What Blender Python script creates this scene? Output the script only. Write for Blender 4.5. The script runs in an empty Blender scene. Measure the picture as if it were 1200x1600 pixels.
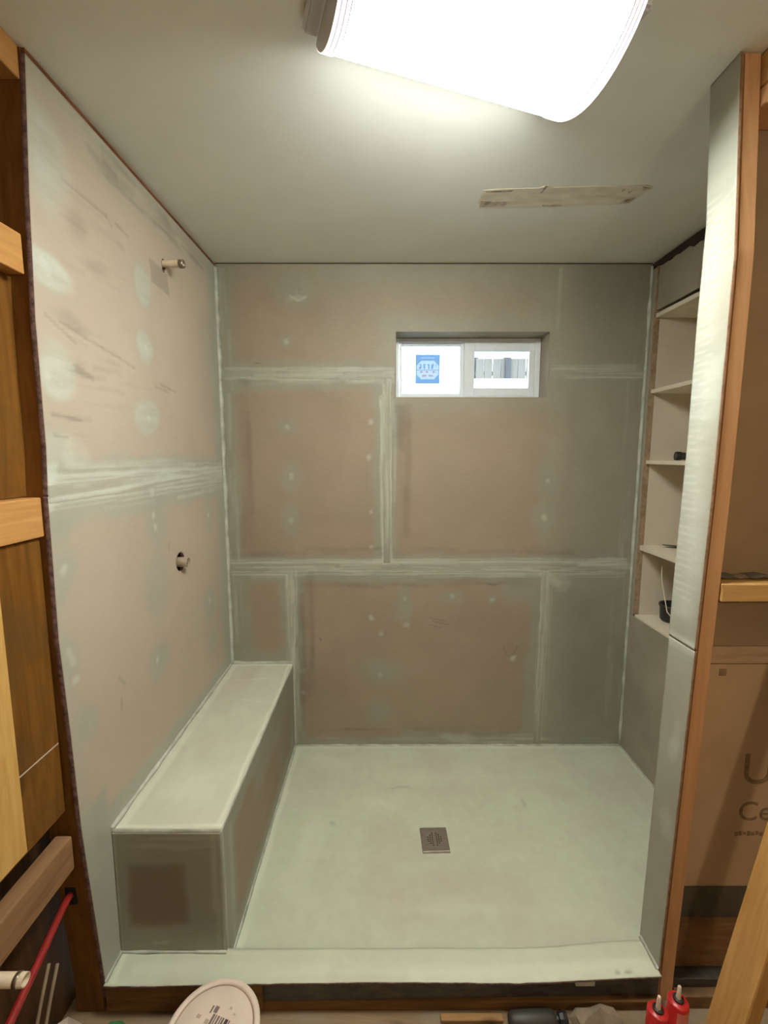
import bpy, bmesh, math, random
import numpy as np
from mathutils import Vector, Matrix

random.seed(7)
SC = bpy.context.scene
COL = SC.collection

# ------------------------------------------------------------------ camera
cam_d = bpy.data.cameras.new('camera')
cam = bpy.data.objects.new('camera', cam_d)
COL.objects.link(cam)
cam.location = (0, 0, 1.52)
cam.rotation_euler = (math.pi / 2 - 0.124, 0, -0.0017)
cam_d.sensor_width = 36
cam_d.lens = 36 * 710 / 1600
cam_d.clip_start = 0.02
SC.camera = cam

# ------------------------------------------------------------------ world (overcast daylight outside the window)
world = bpy.data.worlds.new('overcast_sky')
SC.world = world
world.use_nodes = True
bgn = world.node_tree.nodes['Background']
bgn.inputs['Color'].default_value = (0.80, 0.91, 1.0, 1)
bgn.inputs['Strength'].default_value = 9.0

# ------------------------------------------------------------------ lamps and exposure
LAMP_STRENGTH = 60.0
LAMP_COLOR = (1.0, 0.995, 0.915)
bulb_d = bpy.data.lights.new('room_bulb', 'POINT')
bulb_d.energy = 19
bulb_d.color = (1.0, 0.80, 0.55)
bulb_d.shadow_soft_size = 0.06
bulb = bpy.data.objects.new('room_bulb', bulb_d)
COL.objects.link(bulb)
bulb.location = (0.62, -0.50, 1.75)

SC.view_settings.view_transform = 'Standard'
SC.view_settings.look = 'None'
SC.view_settings.gamma = 1.0
SC.view_settings.use_curve_mapping = False
SC.view_settings.exposure = 0.12

# ------------------------------------------------------------------ main dimensions (metres)
XL, XR, YB, ZC = -0.78, 1.25, 2.23, 2.405
XP = 0.79            # inner face of the stub wall end
XB, ZB, YBF = -0.465, 0.458, 1.18   # bench
ZK, YK0, YK1 = 0.055, 1.10, 1.20    # curb
ZF = -0.05           # room floor

# ------------------------------------------------------------------ helpers: objects
def tag(o, label=None, cat=None, group=None, kind=None):
    if label: o['label'] = label
    if cat: o['category'] = cat
    if group: o['group'] = group
    if kind: o['kind'] = kind
    return o

def empty(name, loc=(0, 0, 0), parent=None):
    o = bpy.data.objects.new(name, None)
    o.empty_display_size = 0.05
    COL.objects.link(o)
    o.location = loc
    if parent: attach(o, parent)
    return o

def attach(o, parent):
    o.parent = parent
    o.matrix_parent_inverse = Matrix.Translation(-world_loc(parent))
    return o

def world_loc(o):
    v = Vector(o.location)
    p = o.parent
    if p: v = v + o.matrix_parent_inverse.to_translation() + world_loc(p)
    return v

def link_mesh(name, me, mat, parent=None, smooth=False):
    o = bpy.data.objects.new(name, me)
    COL.objects.link(o)
    for m in (mat if isinstance(mat, (list, tuple)) else [mat]):
        me.materials.append(m)
    if smooth:
        me.polygons.foreach_set('use_smooth', [True] * len(me.polygons))
    if parent: attach(o, parent)
    return o

def from_bm(name, bm, mat, parent=None, smooth=False):
    bmesh.ops.recalc_face_normals(bm, faces=bm.faces)
    me = bpy.data.meshes.new(name)
    bm.to_mesh(me); bm.free()
    return link_mesh(name, me, mat, parent, smooth)

def bm_box(bm, x0, x1, y0, y1, z0, z1, bev=0.0):
    b2 = bmesh.new()
    bmesh.ops.create_cube(b2, size=1)
    for v in b2.verts:
        v.co = Vector((x0 + (v.co.x + .5) * (x1 - x0), y0 + (v.co.y + .5) * (y1 - y0), z0 + (v.co.z + .5) * (z1 - z0)))
    if bev:
        bmesh.ops.bevel(b2, geom=list(b2.edges), offset=bev, segments=2, affect='EDGES', profile=.5)
    me = bpy.data.meshes.new('tmp'); b2.to_mesh(me); b2.free()
    bm.from_mesh(me); bpy.data.meshes.remove(me)

def box(name, x0, x1, y0, y1, z0, z1, mat, parent=None, bev=0.0):
    bm = bmesh.new(); bm_box(bm, x0, x1, y0, y1, z0, z1, bev)
    return from_bm(name, bm, mat, parent)

def tube_bm(bm, pts, r, seg=16, caps=True, radii=None):
    pts = [Vector(p) for p in pts]
    rings = []
    up = Vector((0.123, 0.37, 0.92)).normalized()
    for i, p in enumerate(pts):
        d = (pts[min(i + 1, len(pts) - 1)] - pts[max(i - 1, 0)]).normalized()
        a = d.cross(up).normalized(); b = d.cross(a)
        rr = radii[i] if radii else r
        rings.append([bm.verts.new(p + (a * math.cos(t) + b * math.sin(t)) * rr)
                      for t in [2 * math.pi * k / seg for k in range(seg)]])
    for i in range(len(rings) - 1):
        for k in range(seg):
            bm.faces.new((rings[i][k], rings[i][(k + 1) % seg], rings[i + 1][(k + 1) % seg], rings[i + 1][k]))
    if caps:
        bm.faces.new(rings[0]); bm.faces.new(rings[-1])

def tube(name, pts, r, mat, parent=None, seg=16, caps=True, radii=None):
    bm = bmesh.new(); tube_bm(bm, pts, r, seg, caps, radii)
    return from_bm(name, bm, mat, parent, True)

def lathe(name, prof, axis_o, axis_d, mat, parent=None, seg=32, smooth=True):
    """prof: list of (radius, distance along the axis)"""
    o = Vector(axis_o); d = Vector(axis_d).normalized()
    a = d.cross(Vector((0.3, 0.2, 0.93)) if abs(d.z) < .9 else Vector((1, 0, 0))).normalized(); b = d.cross(a)
    bm = bmesh.new(); rings = []
    for r, h in prof:
        if r < 1e-6: rings.append([bm.verts.new(o + d * h)])
        else: rings.append([bm.verts.new(o + d * h + (a * math.cos(t) + b * math.sin(t)) * r) for t in [2 * math.pi * k / seg for k in range(seg)]])
    for i in range(len(rings) - 1):
        A, B = rings[i], rings[i + 1]
        for k in range(seg):
            k2 = (k + 1) % seg
            if len(A) == 1 and len(B) == 1: continue
            if len(A) == 1: bm.faces.new((A[0], B[k2], B[k]))
            elif len(B) == 1: bm.faces.new((A[k], A[k2], B[0]))
            else: bm.faces.new((A[k], A[k2], B[k2], B[k]))
    return from_bm(name, bm, mat, parent, smooth)

def prism_poly(name, poly, zdir, mat, parent=None):
    """extrude a flat 3-D polygon along zdir"""
    bm = bmesh.new(); d = Vector(zdir)
    A = [bm.verts.new(Vector(p)) for p in poly]; B = [bm.verts.new(Vector(p) + d) for p in poly]
    n = len(poly)
    bm.faces.new(A); bm.faces.new(B[::-1])
    for i in range(n): bm.faces.new((A[i], A[(i + 1) % n], B[(i + 1) % n], B[i]))
    return from_bm(name, bm, mat, parent)

# ------------------------------------------------------------------ helpers: noise and coating masks
_rng = np.random.RandomState(11)
_T = _rng.rand(256, 256)
def vnoise(x, y, s=0):
    x = np.asarray(x, float) + s * 17.31; y = np.asarray(y, float) + s * 9.73
    xi = np.floor(x).astype(int); yi = np.floor(y).astype(int)
    fx = x - xi; fy = y - yi
    fx = fx * fx * (3 - 2 * fx); fy = fy * fy * (3 - 2 * fy)
    g = lambda a, b: _T[a & 255, b & 255]
    return (g(xi, yi) * (1 - fx) + g(xi + 1, yi) * fx) * (1 - fy) + (g(xi, yi + 1) * (1 - fx) + g(xi + 1, yi + 1) * fx) * fy
def fbm(x, y, octv=4, s=0):
    v = 0; a = .5; t = 0
    for i in range(octv):
        v = v + a * vnoise(x * 2 ** i, y * 2 ** i, s + i); t += a; a *= .5
    return v / t
def sstep(a, b, x):
    t = np.clip((x - a) / (b - a), 0, 1); return t * t * (3 - 2 * t)

class Coat:
    """Where the brushed-on sage membrane, thick pale strokes and dark scuffs lie, in wall metres."""
    def __init__(s, base=0.0, warp=0.02, seed=0):
        s.base, s.warp, s.seed, s.items = base, warp, seed, []
    def rect(s, u0, u1, v0, v1, op=.9, soft=.02, ch='p'): s.items.append(('r', u0, u1, v0, v1, op, soft, ch)); return s
    def ell(s, u, v, ru, rv, op=.8, soft=.5, ch='p'): s.items.append(('e', u, v, ru, rv, op, soft, ch)); return s
    def line(s, u0, v0, u1, v1, w, op=.9, ch='r'): s.items.append(('l', u0, v0, u1, v1, op, w, ch)); return s
    def strokes(s, u0, u1, v0, v1, n, seed, op=(.25, .8), ch='r', w=(.003, .010), L=(.08, .45)):
        """overlapping brush strokes along the long side of a band"""
        r = random.Random(seed); hz = (u1 - u0) > (v1 - v0)
        for _ in range(n):
            ln = r.uniform(*L); ww = r.uniform(*w) * 1.2; o = r.uniform(*op) * (.62 if ch == 'r' else .9)
            if hz:
                a = r.uniform(u0, u1); v = r.uniform(v0, v1); s.line(a, v, min(u1, a + ln), v + r.uniform(-.006, .006), ww, o, ch)
            else:
                a = r.uniform(v0, v1); u = r.uniform(u0, u1); s.line(u, a, u + r.uniform(-.006, .006), min(v1, a + ln), ww, o, ch)
        return s
    def __call__(s, U, V):
        sd = s.seed
        w = s.warp
        u = U + w * (fbm(U * 7, V * 7, 4, sd + 1) - .5) * 2
        v = V + w * (fbm(U * 7, V * 7, 4, sd + 5) - .5) * 2
        br = .55 + .9 * (fbm(U * 9, V * 60, 3, sd + 9) - .5) + .5 * (fbm(U * 4, V * 4, 3, sd + 13) - .3)
        brv = .55 + .9 * (fbm(U * 60, V * 9, 3, sd + 9) - .5) + .5 * (fbm(U * 4, V * 4, 3, sd + 13) - .3)
        out = {'p': np.ones_like(U) * (1 - s.base * np.clip(.5 + fbm(U * 5, V * 5, 4, sd + 3), 0, 1.4)), 'r': np.ones_like(U), 'd': np.ones_like(U)}
        for k, a, b, c, d, op, sf, ch in s.items:
            if k == 'r':
                dist = np.maximum(np.maximum(a - u, u - b), np.maximum(c - v, v - d))
                m = sstep(sf, -sf, dist)
            elif k == 'e':
                r = np.sqrt(((u - a) / c) ** 2 + ((v - b) / d) ** 2)
                m = sstep(1 + sf * .6, 1 - sf, r)
            else:
                du, dv = c - a, d - b; L2 = du * du + dv * dv + 1e-12
                uu, vv = U + .2 * (u - U), V + .2 * (v - V)
                t = np.clip(((uu - a) * du + (vv - b) * dv) / L2, 0, 1)
                dist = np.hypot(uu - a - t * du, vv - b - t * dv)
                m = sstep(sf, sf * .3, dist)
            if ch == 'r': m = m * np.clip((brv if (k == 'l' and abs(d - b) > abs(c - a)) else br) * 1.3, 0.15, 1)
            out[ch] = out[ch] * (1 - m * op)
        P, R, D = 1 - out['p'], 1 - out['r'], 1 - out['d']
        H = .00025 * R + .0001 * P
        return P, R, D, H

def lin(a, b, step, extra=()):
    n = max(2, int(round((b - a) / step)) + 1)
    arr = np.linspace(a, b, n)
    if len(extra):
        arr = np.unique(np.concatenate([arr, [e for e in extra if a < e < b]]))
    return arr

def panel(name, us, vs, mapf, nrm, coat, mats, parent, hole=None, circles=(), thick=.012):
    """A board: gridded face carrying the coat masks, with cut edges of real thickness."""
    U, V = np.meshgrid(us, vs, indexing='ij')
    rem = np.zeros((len(us) - 1, len(vs) - 1), bool)
    for cu, cv, r, asp in circles:
        d = np.hypot((U - cu) / asp, V - cv)
        near = np.abs(d - r) < .0045
        f = np.where(near, r / np.maximum(d, 1e-6), 1)
        U = cu + (U - cu) * f; V = cv + (V - cv) * f
        ins = np.hypot((U - cu) / asp, V - cv) <= r + 1e-6
        rem |= ins[:-1, :-1] & ins[1:, :-1] & ins[:-1, 1:] & ins[1:, 1:]
    if hole is not None:
        uc = (us[:-1] + us[1:])[:, None] / 2; vc = (vs[:-1] + vs[1:])[None] / 2
        rem |= (uc > hole[0]) & (uc < hole[1]) & (vc > hole[2]) & (vc < hole[3])
    P, R, D, H = coat(U, V)
    x, y, z = mapf(U, V)
    n = np.array(nrm, float)
    co = np.stack([x + n[0] * H, y + n[1] * H, z + n[2] * H], -1).reshape(-1, 3)
    idx = np.arange(U.size).reshape(U.shape)
    q = np.stack([idx[:-1, :-1], idx[1:, :-1], idx[1:, 1:], idx[:-1, 1:]], -1)[~rem].reshape(-1, 4)
    # flip so the face looks along nrm
    a, b, c = co[q[0, 0]], co[q[0, 1]], co[q[0, 2]]
    if np.dot(np.cross(b - a, c - a), n) < 0: q = q[:, ::-1]
    e = np.stack([q, np.roll(q, -1, 1)], -1).reshape(-1, 2)
    key = np.sort(e, 1); kk = key[:, 0].astype(np.int64) * U.size + key[:, 1]
    _, inv, cnt = np.unique(kk, return_inverse=True, return_counts=True)
    be = e[cnt[inv] == 1]
    bv = np.unique(be); remap = -np.ones(U.size, int); remap[bv] = np.arange(len(bv)) + U.size
    co = np.concatenate([co, co[bv] - n * thick])
    side = np.stack([be[:, 1], be[:, 0], remap[be[:, 0]], remap[be[:, 1]]], -1)
    used = np.zeros(len(co), bool); allq = np.concatenate([q, side]); used[allq.ravel()] = True
    new = np.cumsum(used) - 1
    allq = new[allq]
    att = {}
    for k, A in (('paint', P), ('ridge', R), ('dark', D)):
        A = A.ravel(); att[k] = np.concatenate([A, A[bv]])[used].astype(np.float32)
    co = co[used].astype(np.float32)
    me = bpy.data.meshes.new(name)
    me.vertices.add(len(co)); me.vertices.foreach_set('co', co.ravel())
    me.loops.add(allq.size); me.loops.foreach_set('vertex_index', allq.ravel().astype(np.int32))
    me.polygons.add(len(allq)); me.polygons.foreach_set('loop_start', np.arange(0, allq.size, 4, dtype=np.int32))
    me.polygons.foreach_set('material_index', np.concatenate([np.zeros(len(q), np.int32), np.ones(len(side), np.int32)]))
    me.update(calc_edges=True); me.validate()
    for k, A in att.items():
        me.attributes.new(k, 'FLOAT', 'POINT').data.foreach_set('value', A)
    return link_mesh(name, me, mats, parent)

# ------------------------------------------------------------------ materials
def srgb(r, g, b):
    f = lambda c: (c / 255 / 12.92) if c <= 10 else ((c / 255 + .055) / 1.055) ** 2.4
    return (f(r), f(g), f(b), 1)

class NT:
    def __init__(s, name):
        s.m = bpy.data.materials.new(name); s.m.use_nodes = True
        s.t = s.m.node_tree; s.b = s.t.nodes['Principled BSDF']; s.out = s.t.nodes['Material Output']
        s.tc = None
    def n(s, typ, **kw):
        nd = s.t.nodes.new(typ)
        for k, v in kw.items(): setattr(nd, k, v)
        return nd
    def l(s, a, b): s.t.links.new(a, b)
    def coord(s, scale=(1, 1, 1), rot=(0, 0, 0)):
        if not s.tc: s.tc = s.n('ShaderNodeTexCoord')
        mp = s.n('ShaderNodeMapping'); mp.inputs['Scale'].default_value = scale; mp.inputs['Rotation'].default_value = rot
        s.l(s.tc.outputs['Object'], mp.inputs['Vector']); return mp.outputs['Vector']
    def noise(s, scale, vec=None, detail=4, rough=.55, dist=0):
        nd = s.n('ShaderNodeTexNoise'); nd.inputs['Scale'].default_value = scale; nd.inputs['Detail'].default_value = detail
        nd.inputs['Roughness'].default_value = rough; nd.inputs['Distortion'].default_value = dist
        s.l(vec if vec is not None else s.coord(), nd.inputs['Vector']); return nd.outputs['Fac']
    def ramp(s, fac, stops):
        nd = s.n('ShaderNodeValToRGB'); el = nd.color_ramp.elements
        while len(el) < len(stops): el.new(.5)
        for e, (p, c) in zip(el, stops): e.position = p; e.color = c if len(c) == 4 else (*c, 1)
        s.l(fac, nd.inputs['Fac']); return nd.outputs['Color']
    def mix(s, fac, a, b, mode='MIX'):
        nd = s.n('ShaderNodeMix', data_type='RGBA', blend_type=mode)
        for v, i in ((fac, 0), (a, 6), (b, 7)):
            if isinstance(v, (int, float)): nd.inputs[i].default_value = v
            elif isinstance(v, tuple): nd.inputs[i].default_value = v
            else: s.l(v, nd.inputs[i])
        return nd.outputs[2]
    def math(s, op, a, b=None, clamp=False):
        nd = s.n('ShaderNodeMath', operation=op, use_clamp=clamp)
        for v, i in ((a, 0), (b, 1)):
            if v is None: continue
            if isinstance(v, (int, float)): nd.inputs[i].default_value = v
            else: s.l(v, nd.inputs[i])
        return nd.outputs[0]
    def attr(s, name):
        nd = s.n('ShaderNodeAttribute', attribute_name=name); return nd.outputs['Fac']
    def bump(s, h, strength=.3, dist=.002):
        nd = s.n('ShaderNodeBump'); nd.inputs['Strength'].default_value = strength; nd.inputs['Distance'].default_value = dist
        s.l(h, nd.inputs['Height']); s.l(nd.outputs['Normal'], s.b.inputs['Normal'])
    def col(s, c):
        if isinstance(c, tuple): s.b.inputs['Base Color'].default_value = c
        else: s.l(c, s.b.inputs['Base Color'])
    def rough(s, r):
        if isinstance(r, (int, float)): s.b.inputs['Roughness'].default_value = r
        else: s.l(r, s.b.inputs['Roughness'])

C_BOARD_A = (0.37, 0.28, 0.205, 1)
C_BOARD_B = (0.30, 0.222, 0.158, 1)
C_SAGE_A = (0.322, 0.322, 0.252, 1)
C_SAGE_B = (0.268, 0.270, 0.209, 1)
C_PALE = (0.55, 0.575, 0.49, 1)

def mat_board(name, sage_a=C_SAGE_A, sage_b=C_SAGE_B, pale=C_PALE, ba=C_BOARD_A, bb=C_BOARD_B, streak=(3, 3, 26)):
    t = NT(name)
    big = t.noise(2.2, t.coord((1, 1, 1)), 5, .6, .4)
    st = t.noise(9, t.coord(streak), 4, .6)
    fine = t.noise(140, t.coord(), 3, .6)
    f0 = t.math('ADD', t.math('MULTIPLY', big, .7), t.math('MULTIPLY', st, .3))
    board = t.ramp(f0, [(.35, bb), (.65, ba)])
    sage = t.ramp(t.math('ADD', t.math('MULTIPLY', t.noise(6, t.coord(), 4), .6), t.math('MULTIPLY', st, .4)), [(.35, sage_b), (.68, sage_a)])
    P = t.attr('paint'); R = t.attr('ridge'); D = t.attr('dark')
    pm = t.math('MULTIPLY', P, t.math('ADD', .72, t.math('MULTIPLY', st, .5)), True)
    c = t.mix(pm, board, sage)
    c = t.mix(t.math('MULTIPLY', R, t.math('ADD', .55, t.math('MULTIPLY', fine, .6)), True), c, pale)
    c = t.mix(D, c, (.10, .085, .065, 1))
    t.col(c); t.rough(t.ramp(P, [(0, (.8, .8, .8)), (1, (.5, .5, .5))]))
    t.bump(t.math('ADD', t.math('MULTIPLY', fine, .5), t.math('MULTIPLY', st, .7)), .25, .0015)
    return t.m

def mat_noise(name, a, b, scale=8, vec=(1, 1, 1), rough=.7, bump=.2, bdist=.002, fine=0, metal=0, detail=5, lo=.35, hi=.65):
    t = NT(name)
    f = t.noise(scale, t.coord(vec), detail, .6)
    c = t.ramp(f, [(lo, a), (hi, b)])
    t.col(c); t.rough(rough); t.b.inputs['Metallic'].default_value = metal
    if bump: t.bump(t.noise(fine, t.coord(), 4) if fine else f, bump, bdist)
    return t.m

def mat_wood(name, a, b, axis='z', rough=.65, knots=True, dirt=None):
    t = NT(name)
    st = {'x': (.09, 1, 1), 'y': (1, .09, 1), 'z': (1, 1, .09)}[axis]
    k = t.noise(1.2, t.coord((6, 6, 6)), 2)
    vec = t.coord(tuple(v * 14 for v in st))
    g = t.noise(1.6, vec, 6, .6, 1.6)
    f2 = t.noise(9, vec, 3, .7)
    c = t.ramp(t.math('ADD', t.math('MULTIPLY', g, .75), t.math('MULTIPLY', f2, .25)), [(.32, b), (.62, a)])
    if knots:
        kn = t.n('ShaderNodeTexVoronoi'); kn.inputs['Scale'].default_value = 7
        t.l(t.coord({'x': (.5, 1, 1), 'y': (1, .5, 1), 'z': (1, 1, .5)}[axis]), kn.inputs['Vector'])
        km = t.ramp(kn.outputs['Distance'], [(.05, (1, 1, 1)), (.13, (0, 0, 0))])
        c = t.mix(t.math('MULTIPLY', km, .65), c, tuple(x * .3 for x in b[:3]) + (1,))
    if dirt:
        dm = t.ramp(t.noise(5, t.coord(), 5, .65), [(.48, (0, 0, 0)), (.7, (1, 1, 1))])
        c = t.mix(t.math('MULTIPLY', dm, .7), c, dirt)
    t.col(c); t.rough(rough); t.bump(g, .25, .0015); t.b.inputs['Specular IOR Level'].default_value = .15
    return t.m

def mat_plain(name, c, rough=.5, metal=0, vary=.12, scale=30, bump=0):
    t = NT(name)
    f = t.noise(scale, t.coord(), 4)
    lo = tuple(x * (1 - vary) for x in c[:3]) + (1,); hi = tuple(min(1, x * (1 + vary)) for x in c[:3]) + (1,)
    t.col(t.ramp(f, [(.3, lo), (.7, hi)])); t.rough(rough); t.b.inputs['Metallic'].default_value = metal
    if bump: t.bump(f, bump, .001)
    return t.m

def mat_emit(name, c, s):
    t = NT(name)
    e = t.n('ShaderNodeEmission'); e.inputs['Color'].default_value = (*c, 1); e.inputs['Strength'].default_value = s
    t.l(e.outputs[0], t.out.inputs['Surface']); return t.m

def mat_glass(name):
    t = NT(name)
    tr = t.n('ShaderNodeBsdfTransparent'); tr.inputs['Color'].default_value = (.93, .97, .98, 1)
    gl = t.n('ShaderNodeBsdfGlossy'); gl.inputs['Roughness'].default_value = .02
    fr = t.n('ShaderNodeFresnel'); fr.inputs['IOR'].default_value = 1.45
    mx = t.n('ShaderNodeMixShader')
    t.l(fr.outputs[0], mx.inputs[0]); t.l(tr.outputs[0], mx.inputs[1]); t.l(gl.outputs[0], mx.inputs[2])
    t.l(mx.outputs[0], t.out.inputs['Surface']); return t.m

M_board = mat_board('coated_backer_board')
M_left = mat_board('lit_coated_backer_board', (0.43, 0.455, 0.375, 1), (0.36, 0.385, 0.315, 1), (0.64, 0.69, 0.61, 1), (0.55, 0.46, 0.368, 1), (0.485, 0.40, 0.312, 1))  # lighter copy of the board; left wall's stronger light put into its colour
M_floor = mat_board('coated_mortar_floor', (0.61, 0.655, 0.51, 1), (0.55, 0.595, 0.46, 1), (0.72, 0.76, 0.62, 1), (0.56, 0.505, 0.42, 1), (0.50, 0.445, 0.365, 1), (3, 3, 3))
M_benchtop = mat_board('coated_bench_top', (0.60, 0.63, 0.51, 1), (0.52, 0.55, 0.44, 1), (0.72, 0.75, 0.63, 1), (0.60, 0.55, 0.45, 1), (0.53, 0.48, 0.39, 1), (3, 1.5, 3))
M_core = mat_noise('board_cut_edge', (.07, .035, .03, 1), (.21, .12, .10, 1), 60, rough=.9, bump=.6)
M_coreb = mat_noise('board_cut_edge_brown', (.20, .11, .06, 1), (.34, .19, .11, 1), 60, rough=.9, bump=.6)
M_tape = mat_board('tape_coat', (0.36, 0.37, 0.295, 1), (0.285, 0.292, 0.23, 1), (0.54, 0.555, 0.465, 1), (0.33, 0.29, 0.225, 1), (0.28, 0.25, 0.19, 1), (4, 4, 30))
M_bead = mat_noise('pale_caulk_bead', (.38, .405, .335, 1), (.62, .65, .56, 1), 14, rough=.5, bump=.3, fine=80)
M_jamb = mat_board('jamb_coat', (0.41, 0.44, 0.365, 1), (0.335, 0.365, 0.30, 1), (0.60, 0.645, 0.56, 1), C_BOARD_A, C_BOARD_B, (2, 2, 60))
M_rightboard = mat_noise('bare_grey_board', (.30, .265, .205, 1), (.36, .32, .25, 1), 5, rough=.85, bump=.2, fine=120)
M_ceiling = mat_noise('ceiling_paint', (.745, .775, .73, 1), (.79, .82, .775, 1), 4, rough=.75, bump=.12, fine=160, bdist=.001)
M_scar = mat_noise('torn_ceiling_paper', (.60, .56, .46, 1), (.76, .72, .61, 1), 10, (1, 3, 1), rough=.9, bump=.5, fine=50)
M_scar_dark = mat_noise('old_brown_glue', (.26, .20, .15, 1), (.62, .56, .46, 1), 45, rough=.9, bump=.5)
M_gap = mat_plain('dark_gap_wood', (.035, .02, .014, 1), .95)
M_redline = mat_wood('old_red_wood', (.24, .10, .05, 1), (.10, .04, .02, 1), 'y', .9, False)
M_fir_y = mat_wood('fir_blocking', (.62, .335, .12, 1), (.46, .22, .062, 1), 'y')
M_fir_z = mat_wood('fir_board_upright', (.70, .44, .15, 1), (.52, .28, .07, 1), 'z')
M_fir_x = mat_wood('fir_blocking_across', (.66, .42, .17, 1), (.50, .29, .095, 1), 'x')
M_brown_z = mat_wood('aged_brown_board', (.225, .098, .016, 1), (.125, .048, .007, 1), 'z', dirt=(.10, .06, .022, 1))
M_stud_l = mat_wood('aged_brown_stud', (.27, .125, .032, 1), (.15, .062, .014, 1), 'z', knots=False)
M_pink_y = mat_wood('weathered_pink_lumber', (.34, .19, .095, 1), (.22, .115, .052, 1), 'y', dirt=(.17, .095, .05, 1))
M_darkwood = mat_wood('dark_sheathing', (.10, .048, .016, 1), (.045, .02, .007, 1), 'z', .95, False)
M_stud_r = mat_wood('stub_stud_wood', (.70, .41, .215, 1), (.56, .315, .155, 1), 'z')
M_brace = mat_wood('golden_lumber', (.60, .335, .12, 1), (.44, .22, .06, 1), 'z')
M_sliver = mat_wood('dusty_sliver', (.42, .25, .11, 1), (.30, .17, .07, 1), 'x')
M_plate = mat_wood('bottom_plate_wood', (.34, .19, .09, 1), (.20, .105, .045, 1), 'x', dirt=(.12, .085, .05, 1))
M_bayboard = mat_noise('backer_board_rear', (.56, .40, .25, 1), (.64, .465, .30, 1), 5, rough=.9, bump=.15, fine=90)
M_bayboard_old = mat_noise('brown_board_rear', (.33, .235, .145, 1), (.39, .28, .175, 1), 5, rough=.9, bump=.15, fine=90)
M_print = mat_plain('grey_brown_print', (.30, .205, .125, 1), .9, vary=.3, scale=60)
M_band = mat_noise('printed_edge_band', (.46, .32, .20, 1), (.60, .435, .285, 1), 12, (1, 1, 6), rough=.9, bump=.1)
M_dark_matte = mat_noise('dark_matte', (.10, .088, .066, 1), (.14, .12, .092, 1), 20, rough=.95, bump=.4)
M_subfloor = mat_wood('dusty_subfloor', (.33, .23, .14, 1), (.20, .14, .08, 1), 'x', .9, True, (.30, .27, .21, 1))
M_curbdark = mat_noise('dark_curb_face', (.06, .055, .05, 1), (.115, .105, .095, 1), 18, (1, 1, 3), rough=.55, bump=.3)  # mottled dark tone for the curb front and a lower plate
M_curbwood = mat_wood('curb_wood', (.24, .125, .045, 1), (.11, .055, .02, 1), 'x', knots=False)
M_shelf = mat_noise('shelf_off_white', (.66, .59, .47, 1), (.76, .69, .56, 1), 8, rough=.7, bump=.1)
M_niche = mat_noise('closet_plaster', (.62, .55, .43, 1), (.70, .62, .50, 1), 4, rough=.85, bump=.1, fine=100)
M_jambedge = mat_noise('closet_raw_edge', (.26, .17, .10, 1), (.42, .30, .19, 1), 30, rough=.9, bump=.4)
M_room = mat_noise('room_wall', (.24, .19, .13, 1), (.30, .24, .17, 1), 4, rough=.85, bump=.1)
M_vinyl = mat_plain('daylit_white_vinyl', (.74, .80, .85, 1), .35, vary=.03)  # white vinyl with the daylight's blue cast put into its colour
M_glass = mat_glass('window_glass')
def mat_film(name, c):   # printed film that lets daylight through
    t = NT(name); d = t.n('ShaderNodeBsdfDiffuse'); tl = t.n('ShaderNodeBsdfTranslucent'); mx = t.n('ShaderNodeMixShader')
    col = t.mix(t.noise(90, t.coord(), 3), tuple(x * .85 for x in c[:3]) + (1,), tuple(x * 1.15 for x in c[:3]) + (1,))
    t.l(col, d.inputs['Color']); t.l(col, tl.inputs['Color']); mx.inputs[0].default_value = .7
    t.l(d.outputs[0], mx.inputs[1]); t.l(tl.outputs[0], mx.inputs[2]); t.l(mx.outputs[0], t.out.inputs['Surface']); return t.m
M_label_blue = mat_film('label_blue', (.13, .22, .36, 1))
M_label_white = mat_film('label_white', (.32, .38, .44, 1))
M_label_red = mat_film('label_red', (.30, .20, .24, 1))
def mat_diffuser(name, c, st):   # tubes behind the middle of the prismatic cover, dimmer at its long edges
    t = NT(name); e = t.n('ShaderNodeEmission'); e.inputs['Color'].default_value = (*c, 1)
    t.l(t.math('MULTIPLY', t.attr('glow'), st), e.inputs['Strength']); t.l(e.outputs[0], t.out.inputs['Surface']); return t.m
M_diffuser = mat_diffuser('lamp_diffuser', LAMP_COLOR, LAMP_STRENGTH)
M_rib = mat_emit('lamp_diffuser_end', (1.0, .90, .90), 2.2)
M_pan = mat_plain('lamp_metal_pan', (.62, .64, .68, 1), .4, vary=.02)
M_steel = mat_noise('brushed_steel', (.33, .29, .25, 1), (.46, .41, .36, 1), 30, (1, 8, 1), rough=.42, bump=.1, metal=.8)
M_hole = mat_plain('dark_void', (.012, .01, .008, 1), .9)
M_pipe = mat_plain('ivory_pipe', (.66, .54, .39, 1), .4)
M_valve = mat_plain('dull_beige_metal', (.40, .335, .245, 1), .4, .3)
M_brass = mat_plain('dull_nickel', (.30, .26, .20, 1), .35, .9)
M_pex = mat_plain('red_pex', (.33, .025, .02, 1), .35)
M_bucket = mat_plain('cream_bucket', (.74, .62, .52, 1), .4, vary=.05, scale=14)
M_groove = mat_plain('bucket_groove', (.36, .25, .19, 1), .5)
M_ink = mat_plain('barcode_ink', (.20, .15, .13, 1), .6)
M_inkdark = mat_plain('barcode_ink_dark', (.07, .04, .06, 1), .6)
M_smudge = mat_plain('bucket_smudge', (.48, .37, .29, 1), .7)
M_black = mat_plain('black_plastic', (.018, .017, .015, 1), .45)
M_greyblack = mat_plain('grey_black_plastic', (.05, .047, .04, 1), .5)
M_red = mat_plain('caulk_red', (.50, .02, .02, 1), .35)
M_pink = mat_plain('caulk_label_pink', (.72, .22, .17, 1), .45)
M_nozzle = mat_plain('nozzle_cream', (.70, .55, .45, 1), .4)
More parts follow.
